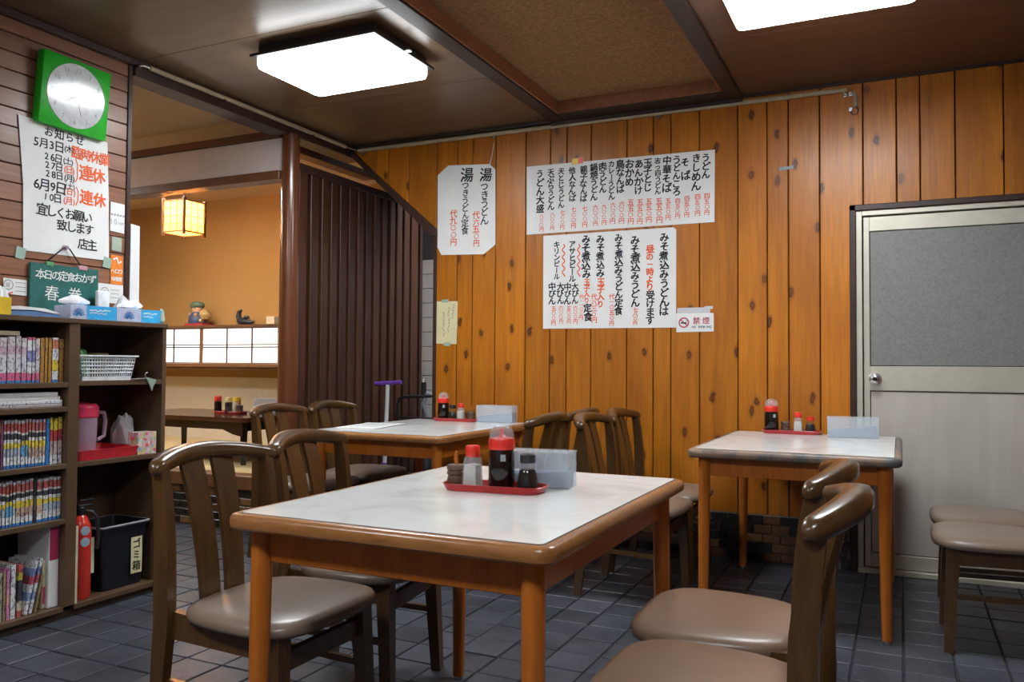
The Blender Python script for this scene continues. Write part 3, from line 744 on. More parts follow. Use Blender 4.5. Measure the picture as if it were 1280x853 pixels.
for zt in (.955, .857, .627, .404, .052): sp('shelf_board', B().box(SB+.012, SX-.002, SY0+.022, 2.25, zt-.02, zt, .001), M_shelfedge)
for zt in (.960, .626, .050): sp('shelf_board', B().box(SB+.012, SX-.002, 2.298, SY1-.022, zt-.02, zt, .001), M_shelfedge)
# ---- books: spine bands (bottom to top)
P_, K_, Y_ = (.60, .12, .24), (.05, .05, .06), (.75, .58, .06)
Wt, Bl, Re, Gd, Or, Mg = (.72, .72, .74), (.03, .20, .55), (.50, .10, .09), (.42, .20, .035), (.72, .25, .03), (.36, .02, .08)
SPINES = {
 'pinkwhite': [(0, Bl), (.05, P_), (.22, (.62, .60, .66)), (.62, (.55, .38, .48)), (.8, (.66, .6, .62))],
 'bluewhite': [(0, Bl), (.05, P_), (.2, Wt), (.45, (.25, .28, .55)), (.7, Wt), (.93, P_)],
 'gold': [(0, (.36, .17, .03)), (.1, Gd), (.8, (.50, .27, .05)), (.9, Gd)],
 'orange': [(0, Or), (.3, (.80, .36, .08)), (.5, Or), (.85, (.8, .4, .1))],
 'yellowwhite': [(0, Bl), (.06, Wt), (.25, Y_), (.5, Wt), (.75, (.6, .2, .12)), (.95, Wt)],
 'ranma': [(0, Bl), (.07, Wt), (.24, (.36, .42, .52)), (.42, Y_), (.52, Wt), (.60, K_), (.72, Wt), (.77, Re), (.93, (.55, .55, .62))],
 'ranma2': [(0, Bl), (.06, Wt), (.2, (.52, .36, .28)), (.40, Y_), (.55, Wt), (.62, K_), (.72, (.70, .66, .64)), (.76, (.52, .14, .12)), (.94, (.4, .4, .48))],
 'ranma3': [(0, Bl), (.06, Wt), (.22, (.14, .36, .62)), (.46, Y_), (.56, K_), (.68, Wt), (.73, Re), (.93, (.6, .6, .66))],
 'yellowred': [(0, Wt), (.2, (.55, .42, .40)), (.5, (.45, .05, .06)), (.74, Y_), (.95, (.4, .3, .03))],
 'purple': [(0, (.20, .06, .16)), (.5, (.3, .1, .25)), (.9, (.2, .06, .16))],
 'blue': [(0, Bl), (.9, (.05, .26, .6))],
 'dark': [(0, (.04, .035, .035)), (.3, (.12, .10, .08)), (.6, (.03, .03, .03))],
 'white': [(0, Wt), (.6, (.6, .6, .62)), (.85, Wt)], 'pink': [(0, (.68, .25, .42)), (.3, (.72, .36, .30)), (.5, (.66, .26, .46))],
 'greyolive': [(0, (.34, .30, .22)), (.4, (.42, .38, .28))], 'blackred': [(0, Re), (.12, (.62, .55, .40)), (.3, K_), (.7, (.55, .45, .06)), (.85, Re)],
 'jeans': [(0, Wt), (.25, (.25, .32, .55)), (.4, Wt), (.55, (.5, .1, .14)), (.7, (.20, .25, .5)), (.85, Wt)], 'tan': [(0, (.30, .22, .12)), (.5, (.36, .27, .15))],
}
SM = {k: banded('spine_'+k, v, .22) for k, v in SPINES.items()}
DESC = {'pinkwhite': 'pink and white', 'bluewhite': 'blue and white', 'gold': 'gold', 'orange': 'orange', 'yellowwhite': 'yellow and white', 'ranma': 'red, black and yellow banded', 'ranma2': 'red, black and brown banded',
        'ranma3': 'red, black and blue banded', 'yellowred': 'yellow and red', 'purple': 'purple', 'blue': 'plain blue', 'dark': 'dark', 'white': 'white', 'pink': 'pink', 'greyolive': 'olive', 'blackred': 'black and red', 'jeans': 'blue-white', 'tan': 'tan'}
ORD = ['first', 'second', 'third', 'fourth', 'fifth', 'sixth', 'seventh', 'eighth', 'ninth', 'tenth', 'eleventh', 'twelfth', 'thirteenth', 'fourteenth', 'fifteenth', 'sixteenth', 'seventeenth', 'eighteenth', 'nineteenth', 'twentieth']
M_pages = plain('page_block', (.55, .50, .42), .9, .2)
def book(y0, y1, z, h, kind, label, group, lean=0, depth=.125, x=SX-.03):
    t = thing('book', label, 'book', (x, (y0+y1)/2, z), 0, group); wd = (y1-y0)/2-.0006
    obj('cover', B().box(-depth, 0, -wd, -wd+.0012, 0, h).box(-depth, 0, wd-.0012, wd, 0, h).box(-.0014, 0, -wd, wd, 0, h), SM[kind], t)
    obj('page_block', B().box(-depth+.003, -.0015, -wd+.0013, wd-.0013, .002, h-.003), M_pages, t)
    if lean: t.rotation_euler = (lean, 0, 0)
    return t
def row(edges, kinds, zt, htop, py, rowname, group, depth=.125, x=SX-.03):
    ys = [atx(e, py, x).y for e in edges]
    sh_ = max(0, ys[-1]-2.2485); ys = [y-sh_ for y in ys]; n = len(kinds)
    for i, k in enumerate(kinds):
        hz = htop+random.uniform(-.004, .004)
        book(ys[i]+.0003, ys[i+1]-.0003, zt+.0008, hz, k, f'{DESC[k]} book spine, {ORD[n-1-i]} from the divider on the {rowname} shelf', group, 0, depth, x)
random.seed(9)
row([-26, -17, -8, 1.2, 7, 16.2, 26.7, 33.8, 40.8, 47.1, 51.4, 57, 62.6, 66.8, 71.7, 80.2, 86.5],
    ['orange', 'gold', 'orange', 'orange', 'pinkwhite', 'pinkwhite', 'pinkwhite', 'pinkwhite', 'bluewhite', 'bluewhite', 'pinkwhite', 'gold', 'gold', 'gold', 'yellowwhite', 'gold'], .955, .178, 450, 'upper', 'comics on the upper shelf')
row([-7, 0, 4, 8.5, 11.8, 16, 20.4, 24.8, 29.2, 33.5, 39, 42.6, 46.5, 51, 55.5, 60, 64, 69, 73.2, 78.8, 84.4][-21:],
    ['ranma2', 'yellowred', 'yellowred', 'purple']+['ranma']*5+['ranma3', 'ranma3']+['ranma2']*5+['blue', 'yellowred', 'yellowred', 'yellowred'], .627, .184, 550, 'middle', 'comics on the middle shelf')
row([-8, 0, 4.7, 7.2, 11.7, 16.5, 21, 24.8, 29, 35, 40.3, 45, 50.3, 54.4, 62, 69, 74, 79, 84.3][-19:],
    ['ranma', 'ranma3', 'dark', 'ranma', 'ranma', 'ranma3', 'ranma3', 'ranma', 'ranma2', 'ranma2', 'ranma2', 'ranma2', 'dark', 'ranma2', 'ranma', 'ranma', 'ranma', 'ranma'], .404, .172, 620, 'lower', 'comics on the lower shelf')
bz = .0528
for k, (a, b, h, kind, d) in enumerate([(-12, -6, .19, 'tan', .19), (-6, -1, .20, 'pink', .19), (-1, 3.5, .185, 'greyolive', .19), (3.5, 8, .18, 'tan', .19), (8, 13, .195, 'pink', .19), (13, 20, .205, 'white', .19)]):
    ys = [atx(e, 730, SX-.03).y for e in (a, b)]
    book(ys[0]+.0004, ys[1]-.0004, bz, h, kind, f'{DESC[kind]} magazine standing upright on the bottom shelf, {ORD[5-k]} left of the black one', 'magazines on the bottom shelf', 0, d)
for yb, wd, h, kind, lean, lab in ((2.072, .020, .20, 'blackred', -.03, 'black magazine with red foot leaning on the bottom shelf'), (2.102, .015, .205, 'jeans', -.21, 'first blue-white magazine leaning far right on the bottom shelf'),
                                   (2.121, .014, .21, 'jeans', -.215, 'second blue-white magazine leaning far right on the bottom shelf'), (2.144, .011, .14, 'tan', -.2, 'tan book leaning behind the blue-white magazines')):
    book(yb, yb+wd, bz+abs(math.sin(lean))*wd/2, h, kind, lab, 'leaning magazines on the bottom shelf', lean, .16)
# boxes at the right end of the bottom shelf
ys = [atx(e, 740, SX-.04).y for e in (67, 72, 85.5)]
def carton(name, label, cat, x0, x1, y0, y1, z0, h, mat, band=None):
    t = thing(name, label, cat, ((x0+x1)/2, (y0+y1)/2, z0)); hx, hy = (x1-x0)/2, (y1-y0)/2
    obj('body', B().box(-hx, hx, -hy, hy, 0, h, .001), mat, t)
    if band: obj('printed_panel', B().box(hx, hx+.0008, -hy+.002, hy-.002, band[0]*h, band[1]*h), band[2], t)
    return t
M_magenta = plain('magenta_card', (.40, .03, .10), .5); M_rose = plain('rose_print', (.50, .06, .12), .5)
carton('book_slipcase', 'tall magenta and white slipcase against the divider on the bottom shelf', 'box', SX-.23, SX-.035, 2.206, 2.248, bz, .325, M_paper, (.58, .985, M_magenta))
carton('small_booklet', 'low white booklet between tan book and slipcase on the bottom shelf', 'book', SX-.16, SX-.05, 2.190, 2.204, bz, .19, M_cream, (.1, .45, M_rose))
# newspapers stacked flat on the second shelf
M_news = banded('newspaper_edges', [(0, (.45, .40, .44)), (.3, (.62, .60, .62)), (.45, (.10, .10, .12)), (.55, (.60, .62, .66)), (.8, (.70, .72, .75))], .12)
zz = .8578
for i, (h, m, lab) in enumerate(((.028, M_news, 'thick bottom pile of folded newspapers on the narrow shelf'), (.013, M_paper, 'folded newspaper in the middle of the narrow shelf pile'), (.016, M_tissue, 'white folded newspaper on top of the narrow shelf pile'))):
    o = obj('folded_newspaper', B().box(-.24, 0, -.255, .255, 0, h, .003, 2), m, None, (SX-.02-.006*i, 1.985-.006*i, zz)); tag(o, lab, 'newspaper', 'newspapers on the narrow shelf'); zz += h+.0006
o = obj('pale_paperback', B().box(-.11, 0, -.08, .08, 0, .017, .001), M_cream, None, (SX-.035, 1.985, .955+.184)); tag(o, 'pale paperback lying flat on top of the upper shelf comics', 'book')
# ---- right bays
t = thing('plastic_basket', 'white perforated plastic basket on the upper right shelf', 'basket', (SX-.10, 2.448, .9605))
W0, W1_, D0, D1_, HH = .118, .138, .075, .085, .108
def side(f): return (W0+(W1_-W0)*f, D0+(D1_-D0)*f, HH*f)
def ringp(f, e=0): a, b, z = side(f); return [(b+e, -a-e, z), (b+e, a+e, z), (-b-e, a+e, z), (-b-e, -a-e, z)]
rimb = B().loft([[Vector(p) for p in ringp(.93, .002)], [Vector(p) for p in ringp(.94, .008)], [Vector(p) for p in ringp(1, .008)], [Vector(p) for p in ringp(1, -.002)], [Vector(p) for p in ringp(.93, -.002)]], cap=False)
obj('rim', rimb, M_basket, t)
bs = B().loft([[Vector(p) for p in ringp(0)], [Vector(p) for p in ringp(.16)], [Vector(p) for p in ringp(.16, -.002)], [Vector(p) for p in ringp(.02, -.002)]])
obj('base', bs, M_basket, t)
gb = B()
def lp3(p, q, f): return tuple(p[i]+(q[i]-p[i])*f for i in range(3))
for f in (.30, .44, .58, .72, .86):
    c = ringp(f, -.001)
    for i in range(4): gb.tube([c[i], c[(i+1) % 4]], .0028, 4)
c0, c1 = ringp(.13, -.001), ringp(.95, -.001)
for i, cnt in ((0, 20), (1, 12), (2, 20), (3, 12)):
    j = (i+1) % 4
    for k in range(cnt+1): gb.tube([lp3(c0[i], c0[j], k/cnt), lp3(c1[i], c1[j], k/cnt)], .0028, 4)
obj('lattice', gb, M_basket, t)
M_grnbag = plain('green_packet', (.05, .22, .06), .4); M_olive = plain('olive_lid', (.16, .14, .06), .4)
o = obj('green_packet', B().lathe([(.03, 0), (.04, .02), (.04, .09), (.03, .125), (.012, .135)], seg=14), M_grnbag, None, (SX-.11, 2.372, .963)); tag(o, 'green packet sticking out of the white basket', 'packet')
o = obj('olive_jar', B().lathe([(.035, 0), (.036, .09), (.04, .092), (.04, .112), (.036, .115), (.01, .115)], seg=18), M_olive, None, (SX-.11, 2.47, .963)); tag(o, 'low jar with olive lid standing in the white basket', 'jar')
t = thing('metal_clip', 'pale green and metal clip hanging over the shelf edge', 'clip', (SX-.012, 2.652, .9605))
obj('jaw', B().prism([(-.03, .012), (.03, -.0), (.012, -.03), (.004, -.05), (-.004, -.03)], 'x', .012, .018), plain('sage_plastic', (.25, .32, .26), .4), t)
obj('wire', B().tube([(.014, -.10, .004), (.014, -.03, .006), (.014, -.03, .03), (.014, -.022, .032)], .003, 6), M_metal, t)
# pitcher on red tray
t = thing('water_pitcher', 'cloudy plastic pitcher with a pink lid standing in the red tray', 'pitcher', (SX-.125, 2.398, .6325))
obj('body', B().lathe([(.058, 0), (.061, .004), (.066, .09), (.069, .175), (.067, .175), (.061, .02), (.01, .006)], seg=28), M_pinkt, t)
obj('lid', B().lathe([(.070, .170), (.073, .173), (.073, .212), (.062, .227), (.02, .231), (.003, .231)], seg=28), M_pink, t)
obj('handle', B().tube([(.03, .055, .19), (.032, .092, .185), (.032, .100, .15), (.03, .095, .085), (.03, .062, .07)], .0085, 8), M_pinkt, t)
tb = B()
def rr2(s, zz, L=.155, D=.13): return [(p[0], p[1], zz) for p in rrect(-D*s, D*s, -L*s, L*s, .02)]
tb.loft([rr2(.92, 0), rr2(.93, .001), rr2(1, .040), rr2(1.02, .042), rr2(1.0, .043), rr2(.98, .041), rr2(.91, .005), rr2(.3, .005)])
o = obj('plastic_tray', tb, M_rtray, None, (SX-.142, 2.462, .6265)); tag(o, 'bright red deep plastic tray on the middle right shelf', 'tray')
def patterned(name, base, cols, scale=26):
    n = N(name); v = n.coords(); vo = n.n('ShaderNodeTexVoronoi', i_Scale=scale); n.l(v, vo.inputs['Vector'])
    sp_ = n.n('ShaderNodeSeparateColor'); n.l(vo.outputs['Color'], sp_.inputs[0])
    n.done(n.ramp(sp_.outputs[0], [(0, base)]+[(.3+.7*i/len(cols), c) for i, c in enumerate(cols)], 'CONSTANT'), .45); return n.m
M_print = patterned('flowered_card', (.62, .42, .46), [(.70, .12, .2), (.66, .62, .6), (.25, .40, .55), (.70, .52, .2), (.35, .5, .2)], 70)
carton('printed_carton', 'pink flowered cardboard box on the middle right shelf', 'box', SX-.09, SX-.02, 2.612, 2.708, .6265, .098, M_print).rotation_euler = (0, 0, R(-4))
def crumple(name, label, cat, loc, sx, sy, sz, mat, seed=1):
    b = B(); bmesh.ops.create_icosphere(b.b, subdivisions=3, radius=1); rnd = random.Random(seed)
    dirs = [(Vector((rnd.uniform(-1, 1), rnd.uniform(-1, 1), rnd.uniform(-1, 1))).normalized(), rnd.uniform(2, 6), rnd.uniform(0, 6)) for _ in range(9)]
    for v in b.b.verts:
        d = v.co.copy(); k = 1+sum(abs(math.sin(d.dot(q)*f+ph))*.11 for q, f, ph in dirs)-.55
        z = d.z*k
        v.co = Vector((d.x*k*sx, d.y*k*sy, (z if z > 0 else z*.25)*sz+.12*sz))
    mz = min(v.co.z for v in b.b.verts)
    for v in b.b.verts: v.co.z -= mz
    return tag(obj(name, b, mat, None, loc, ang=25), label, cat)
crumple('plastic_bag', 'crumpled white plastic bag behind the red tray', 'bag', (SX-.185, 2.666, .6265), .058, .038, .125, M_bag, 4)
# extinguisher and bin on the bottom shelf
t = thing('fire_extinguisher', 'red fire extinguisher standing beside the black bin', 'extinguisher', (SX-.065, 2.366, .0505))
obj('cylinder', B().lathe([(.040, 0), (.043, .006), (.043, .27), (.040, .305), (.028, .335), (.018, .345)], seg=28), M_ext, t)
v_ = obj('valve', B().lathe([(.014, .345), (.016, .35), (.016, .375), (.01, .38)], seg=16), M_blkcap, t)
obj('lever', B().box(-.01, .01, -.02, .05, .378, .388, .002).box(-.008, .008, -.01, .06, .40, .408, .002), M_blkcap, v_)
obj('hose', B().tube([(.012, .014, .362), (.03, .03, .36), (.045, .045, .33), (.046, .05, .25), (.045, .046, .2)], .0075, 8), M_blkcap, t)
for z_, nm in ((.285, 'round_sticker'), (.238, 'round_sticker')):
    obj(nm, B().lathe([(.019, 0), (.019, .001), (.001, .001)], seg=20).xf(Matrix.Rotation(R(-12), 4, 'Z') @ Matrix.Translation((.0428, 0, z_)) @ Matrix.Rotation(R(90), 4, 'Y')), plain('blue_sticker', (.30, .42, .50), .4), t)
obj('paper_tag', B().box(.040, .0415, .016, .034, .10, .25).xf(Matrix.Rotation(R(14), 4, 'Z')), M_cream, t)
o = obj('card_strip', B().box(-.002, .0, -.007, .007, 0, .315), M_cream, None, (SX-.006, 2.305, .0505)); tag(o, 'thin cream card strip between divider and fire extinguisher', 'card')
t = thing('waste_bin', 'black plastic waste bin with a yellow paper label', 'bin', (SX-.15, 2.568, .0505))
def rb(a, b_, z_): return [(p[0], p[1], z_) for p in rrect(-a, a, -b_, b_, .018)]
obj('body', B().loft([rb(.10, .10, 0), rb(.110, .120, .260), rb(.118, .128, .262), rb(.118, .128, .277), rb(.110, .120, .279), rb(.106, .114, .25), rb(.09, .09, .01)]), M_navy, t)
obj('rim_edge', B().loft([rb(.119, .129, .271), rb(.1205, .1305, .273), rb(.1205, .1305, .278), rb(.118, .128, .280), rb(.114, .124, .279)], cap=False), M_grey, t)
lb = obj('paper_label', B().box(.1115, .1125, .03, .088, .05, .21), M_papery, t)
ik = Ink((.1132, .058, -.012), (0, 1, 0), (0, 0, 1)); ik.down('ゴミ箱', 0, .215, .045, .048, .02); ik.build('lettering', M_ink, lb)

# ================================================================== ON TOP OF THE BOOKSHELF
ST = 1.2165
carton('yellow_box', 'small yellow box at the left end of the shelf top', 'box', SX-.14, SX-.03, 1.93, 2.025, ST, .068, M_yelcap)
M_blueprint = plain('blue_print', (.10, .20, .42), .5)
o = obj('blue_magazine', B().prism([(-.14, 0), (.11, 0), (.10, .012), (0, .022), (-.14, .018)], 'x', -.15, .0), M_blueprint, None, (SX-.05, 2.14, ST)); tag(o, 'blue magazine lying under white flyers on the shelf top', 'magazine')
o = obj('paper_flyers', B().prism([(-.11, .0235), (.0, .0275), (.10, .018), (.115, .0195), (.05, .036), (-.06, .040), (-.11, .032)], 'x', -.13, -.01), M_paper, None, (SX-.05, 2.135, ST)); tag(o, 'white paper flyers bent over the blue magazine', 'paper')
crumple('cotton_ball', 'ball of white tissue behind the yellow box', 'tissue', (SX-.22, 2.10, ST), .035, .035, .09, M_tissue, 8)
def tissue_box(y0, y1, ysplit, label, seed, blob):
    t = thing('tissue_box', label, 'tissue box', (SX-.075, (y0+y1)/2, ST), R(-3), 'blue tissue boxes'); h = .058; hy = (y1-y0)/2; ys = ysplit-(y0+y1)/2
    b = obj('carton', B().box(-.055, .055, -hy, hy, 0, h, .0015), M_pblue, t)
    obj('blue_panel', B().box(.0551, .0558, ys, hy-.001, .001, h-.001).box(-.054, .0551, ys, hy-.001, h, h+.0007).box(-.054, .0558, hy, hy+.0007, .001, h), M_cyan, b)
    ik = Ink((.0563, 0, 0), (0, 1, 0), (0, 0, 1)); rnd = random.Random(seed)
    for i in range(3):   # illegible white script
        u = ys+.012; pts = []
        while u < hy-.02: pts.append((u, (.040, .028, .016)[i]+rnd.uniform(-.004, .004))); u += .007
        if i < 2: ik.stroke(pts[:len(pts)-i*3], .0045-.0012*i)
    ik.build('script', M_chalk, b)
    ik = Ink((.0563, 0, 0), (0, 1, 0), (0, 0, 1)); c = -hy+(ys+hy)*.5
    for i in range(9):
        a = math.pi*(.08+.84*i/8); ik.stroke([(c+.006*math.cos(a), .012+.006*math.sin(a)), (c+.027*math.cos(a), .012+.034*math.sin(a))], .0045)
    ik.build('leaf_print', plain('print_blue', (.03, .16, .42), .5), b)
    # tissue pulled out of the slot
    tb = B(); n = 12
    rings = []
    for k, (z_, s) in enumerate(((h, .25), (h+.010, .8), (h+.020, .8), (h+.032, .5), (h+.045, .12))):
        rings.append([(math.cos(2*math.pi*i/n)*.022*s*(1+.35*math.sin(3*i+k)), blob[0]+math.sin(2*math.pi*i/n)*blob[1]*s*(1+.25*math.sin(2*i+seed))+blob[2]*(z_-h), z_*1) for i in range(n)])
    obj('tissue', tb.loft(rings), M_tissue, t, ang=20)
tissue_box(2.272, 2.482, 2.345, 'left tissue box with a tissue pulled out, below the chalkboard', 3, (-.05, .075, 0))
tissue_box(2.492, 2.722, 2.615, 'right tissue box at the shelf end, tissue trailing to the right', 5, (-.02, .07, .75))
crumple('tied_plastic_bag', 'white tied plastic bag behind the right tissue box', 'bag', (SX-.20, 2.665, ST), .04, .05, .085, M_bag, 12)
o = obj('white_remote_holder', B().box(-.012, .012, -.033, .033, 0, .15, .010, 3), M_basket, None, (SX-.265, 2.605, ST)); tag(o, 'white rounded plastic holder standing behind the tissue boxes', 'holder')
o = obj('white_board_strip', B().prism([(-.022, 0), (.045, 0), (.030, 1.71), (-.022, 1.715)], 'x', -.008, .008), M_paper, None, (-3.40, 2.838, 0)); tag(o, 'tall narrow white board leaning at the end of the boarded wall', 'board')
crumple('folded_leaf', 'small crumpled green and white wrapper at the shelf corner', 'wrapper', (SX-.02, 2.725, ST), .012, .014, .05, plain('sage_wrapper', (.35, .40, .33), .5), 14)

# ================================================================== ON THE BOARDED WALL
WXF = XL+.004
# notice sheet
random.seed(31)
def sheet(name, label, poly, axis, mat, cat='notice', thick=.0012, at=0.):
    """thin paper with slightly bowed face; poly is (u, z) on the wall"""
    b = B()
    if axis == 'x': b.prism(poly, 'x', at, at+thick)
    else: b.prism(poly, 'y', at-thick, at)
    return tag(obj(name, b, mat), label, cat)
ns = sheet('paper_notice', 'large handwritten closing-days notice under the green clock', [(2.222, 2.085), (2.655, 2.072), (2.668, 1.80), (2.675, 1.515), (2.257, 1.512), (2.250, 1.80)], 'x', M_paper, at=WXF)
O = (WXF+.0022, 0, 0); bi = Ink(O, (0, 1, 0), (0, 0, 1)); ri = Ink(O, (0, 1, 0), (0, 0, 1))
bi.line('お知らせ', 2.335, 2.045, .048, .05)
bi.line('5月3日', 2.285, 1.990, .05, .036); bi.line('(木)', 2.43, 1.992, .036, .02); ri.line('臨時休業', 2.475, 1.985, .058, .047, .03)
bi.line('26日', 2.338, 1.937, .042, .028); bi.line('(土)', 2.425, 1.937, .034, .02)
bi.line('27日', 2.342, 1.900, .042, .028); ri.line('(日)', 2.43, 1.900, .036, .021)
bi.line('28日', 2.345, 1.862, .042, .028); bi.line('(月)', 2.432, 1.862, .036, .021)
ri.stroke([(2.492, 1.955), (2.502, 1.93), (2.502, 1.87), (2.492, 1.85)], .005); ri.line('連休', 2.512, 1.902, .074, .066, .03)
bi.line('6月9日', 2.290, 1.808, .056, .038); bi.line('(土)', 2.437, 1.825, .03, .02); ri.line('(日)', 2.43, 1.802, .036, .024)
bi.line('10日', 2.338, 1.760, .042, .028); ri.line('(月)', 2.428, 1.760, .036, .024)
ri.stroke([(2.497, 1.83), (2.508, 1.81), (2.507, 1.77), (2.497, 1.745)], .005); ri.line('連休', 2.516, 1.790, .074, .068, .03)
bi.line('宜しくお願い', 2.315, 1.700, .055, .044); bi.line('致します', 2.41, 1.645, .054, .045); bi.line('店主', 2.515, 1.575, .052, .046)
bi.build('black_lettering', M_ink, ns); ri.build('red_lettering', M_red, ns)
for y, z in ((2.245, 1.505), (2.665, 1.512)):
    obj('tape', B().prism([(y-.024, z-.028), (y+.018, z-.034), (y+.026, z+.014), (y-.016, z+.022)], 'x', WXF+.0014, WXF+.002), M_tape, ns)
# clock
ck = thing('wall_clock', 'square green wall clock with round white dial', 'clock', (XL+.003, 2.458, 2.228), 0)
ck.rotation_euler = (R(-1.2), R(4), 0)
obj('frame', B().box(0, .045, -.166, .166, -.158, .158, .004, 2), M_green, ck)
dl = obj('dial', B().lathe([(.141, .044), (.141, .0465), (.135, .047), (.001, .047)], seg=48).xf(Matrix.Rotation(R(90), 4, 'Y') @ Matrix.Rotation(0, 4, 'Z')), M_dial, ck)
ik = Ink((.0476, 0, 0), (0, 1, 0), (0, 0, 1))
for h in range(1, 13):
    a = R(90-30*h); u, v = .116*math.cos(a), .116*math.sin(a); tx = str(h)
    for i, ch in enumerate(tx): ik.put(ch, u+(i-(len(tx)-1)/2)*.014, v, .028, 0, 1, .0, 0)
ik.stroke([(0, 0), (-.045, -.03)], .006); ik.stroke([(0, 0), (.03, -.085)], .004)
ik.build('numerals_and_hands', M_grey, dl)
obj('glass', B().lathe([(.143, .046), (.141, .052), (.10, .0545), (.001, .055)], seg=48).xf(Matrix.Rotation(R(90), 4, 'Y')), M_glass, ck)
# chalkboard
cb = thing('chalkboard', 'small green chalkboard hung by a cord below the notice', 'chalkboard', (WXF+.003, 2.447, 1.225))
obj('panel', B().box(0, .012, -.165, .165, .035, .24, .002), M_board2, cb)
ik = Ink((.0128, 0, 0), (0, 1, 0), (0, 0, 1)); ik.line('本日の定食おかず', -.138, .192, .046, .036, .009); ik.put('春', -.065, .112, .068, 0, 1, .004); ik.put('巻', .045, .112, .068, 0, 1, .004)
ik.build('chalk_lettering', M_chalk, cb)
obj('cord', B().tube([(.006, -.10, .238), (.012, -.015, .318), (.012, .0, .322), (.012, .015, .318), (.006, .085, .238)], .003, 6), M_ink, cb)
obj('clip', B().box(.004, .016, -.095, -.06, .23, .25, .003), plain('green_clip', (.10, .35, .15), .4), cb); obj('clip', B().box(.004, .016, .06, .105, .228, .25, .003), plain('pink_clip', (.55, .3, .35), .4), cb)
obj('hook', B().lathe([(.012, 0), (.012, .004), (.005, .006), (.005, .016), (.008, .018), (.001, .019)], seg=14).xf(Matrix.Translation((.0, 0, .322)) @ Matrix.Rotation(R(90), 4, 'Y')), M_pinkt, cb)
# stickers
def sticker(label, y0, y1, z0, z1, mat, marks=None):
    o = sheet('sticker', label, [(y0, z0+.004), (y1, z0), (y1, z1), (y0, z1+.002)], 'x', mat, 'sticker', .0008, WXF)
    if marks:
        for m, fn in marks:
            ik = Ink((WXF+.0014, (y0+y1)/2, (z0+z1)/2), (0, 1, 0), (0, 0, 1)); fn(ik); ik.build('print', m, o)
    return o
def p1(ik):
    for i in range(5): ik.stroke([(-.036+.016*i, .012), (-.026+.016*i, .014)], .010)
    ik.line('10', -.045, -.02, .038, .022, .0, 0); ik.line('mm', .002, -.022, .028, .02, .0, 0)
sticker('white rectangular sticker right of the notice sheet', 2.679, 2.757, 1.655, 1.795, M_paper, [(M_grey, p1)])
sticker('small pale green card sticker above the orange one', 2.690, 2.744, 1.565, 1.632, plain('sage_card', (.36, .42, .34), .6))
sticker('orange square sticker beside the chalkboard', 2.686, 2.752, 1.405, 1.545, M_orange, [(M_paper, lambda ik: (ik.line('ヘロワ', -.032, -.005, .026, .022, .02, 0), ik.line('味噌煮', -.028, -.042, .022, .019, .02, 0), ik.stroke([(-.02, .05), (.0, .06), (.01, .035), (.025, .045)], .008)))])
def crest(ik): ik.ring(-.030, .008, .020, .004, 20); ik.line('証', -.041, .008, .020, .02, .01, 0)
def lines(ik):
    for i in range(3): ik.stroke([(.0, .02-.018*i), (.046, .02-.018*i)], .003)
sticker('white certificate label right of the chalkboard', 2.618, 2.757, 1.315, 1.405, M_paper, [(M_grey, crest), (M_grey, lines), (M_red, lambda ik: ik.stroke([(-.050, -.022), (-.03, -.030), (-.010, -.022)], .006))])
sticker('white certificate label left of the chalkboard', 2.175, 2.278, 1.318, 1.385, M_paper, [(M_grey, crest), (M_grey, lines), (M_red, lambda ik: ik.stroke([(-.050, -.022), (-.03, -.030), (-.010, -.022)], .006))])

# ================================================================== ON THE PLANK WALL
PYF = YB-.002
IU, IV = (1, 0, 0), (0, 0, 1)
def menu_ink(): return Ink((0, PYF-.0024, 0), IU, IV)
random.seed(77)
m1 = sheet('menu_sheet', 'long white handwritten noodle price list high on the planks', [(-2.057, 1.832), (-.921, 1.832), (-.918, 2.234), (-2.059, 2.250)], 'y', M_paper, 'menu', at=PYF)
cols = [('うどん', '四五〇円'), ('きしめん', '四五〇円'), ('そば', '四五〇円'), ('うどんころ', '四五〇円'), ('中華そば', '五五〇円'), ('志っ四うどん', '五五〇円'), ('玉子とじ', '五五〇円'), ('あんかけ', '五五〇円'), ('おかめ', '五五〇円'),
        ('鳥なんば', '六〇〇円'), ('カレーうどん', '六〇〇円'), ('肉うどん', '六〇〇円'), ('鍋焼うどん', '六〇〇円'), ('親子なんば', '七〇〇円'), ('他人なんば', '七〇〇円'), ('天とじうどん', '七〇〇円'), ('天ぷらうどん', '八〇〇円'), ('うどん大盛', '八〇〇円')]
xsn = [1148, 1092, 1028, 975, 918, 865, 805, 752, 696, 643, 590, 538, 488, 425, 358, 292, 232, 168]
tops = [105, 105, 118, 120, 120, 130, 135, 140, 140, 145, 148, 158, 165, 178, 185, 190, 195, 200]
bots = [255, 325, 275, 355, 335, 348, 330, 350, 300, 340, 380, 340, 385, 392, 390, 430, 440, 458]
ptop = [340, 345, 355, 370, 368, 368, 370, 375, 375, 388, 395, 405, 410, 415, 420, 440, 455, 462]
pbot = [470, 475, 483, 490, 500, 517, 515, 525, 525, 520, 522, 528, 535, 542, 548, 555, 560, 568]
def zoomA(u, v): return aty(640+u/4.7407, 170+v/4.7385, PYF)
bi, ri = menu_ink(), menu_ink()
for (nm, pr), x, t0, t1, q0, q1 in zip(cols, xsn, tops, bots, ptop, pbot):
    a, b = zoomA(x, t0), zoomA(x, t1); st = (a.z-b.z)/len(nm); bi.down(nm, a.x, a.z, min(.056, st*1.12), st, .035)
    a, b = zoomA(x+8, q0), zoomA(x+8, q1); st = (a.z-b.z)/len(pr); ri.down(pr, a.x, a.z, min(.044, st*1.1), st, .02)
bi.build('black_lettering', M_ink, m1); ri.build('red_lettering', M_red, m1)
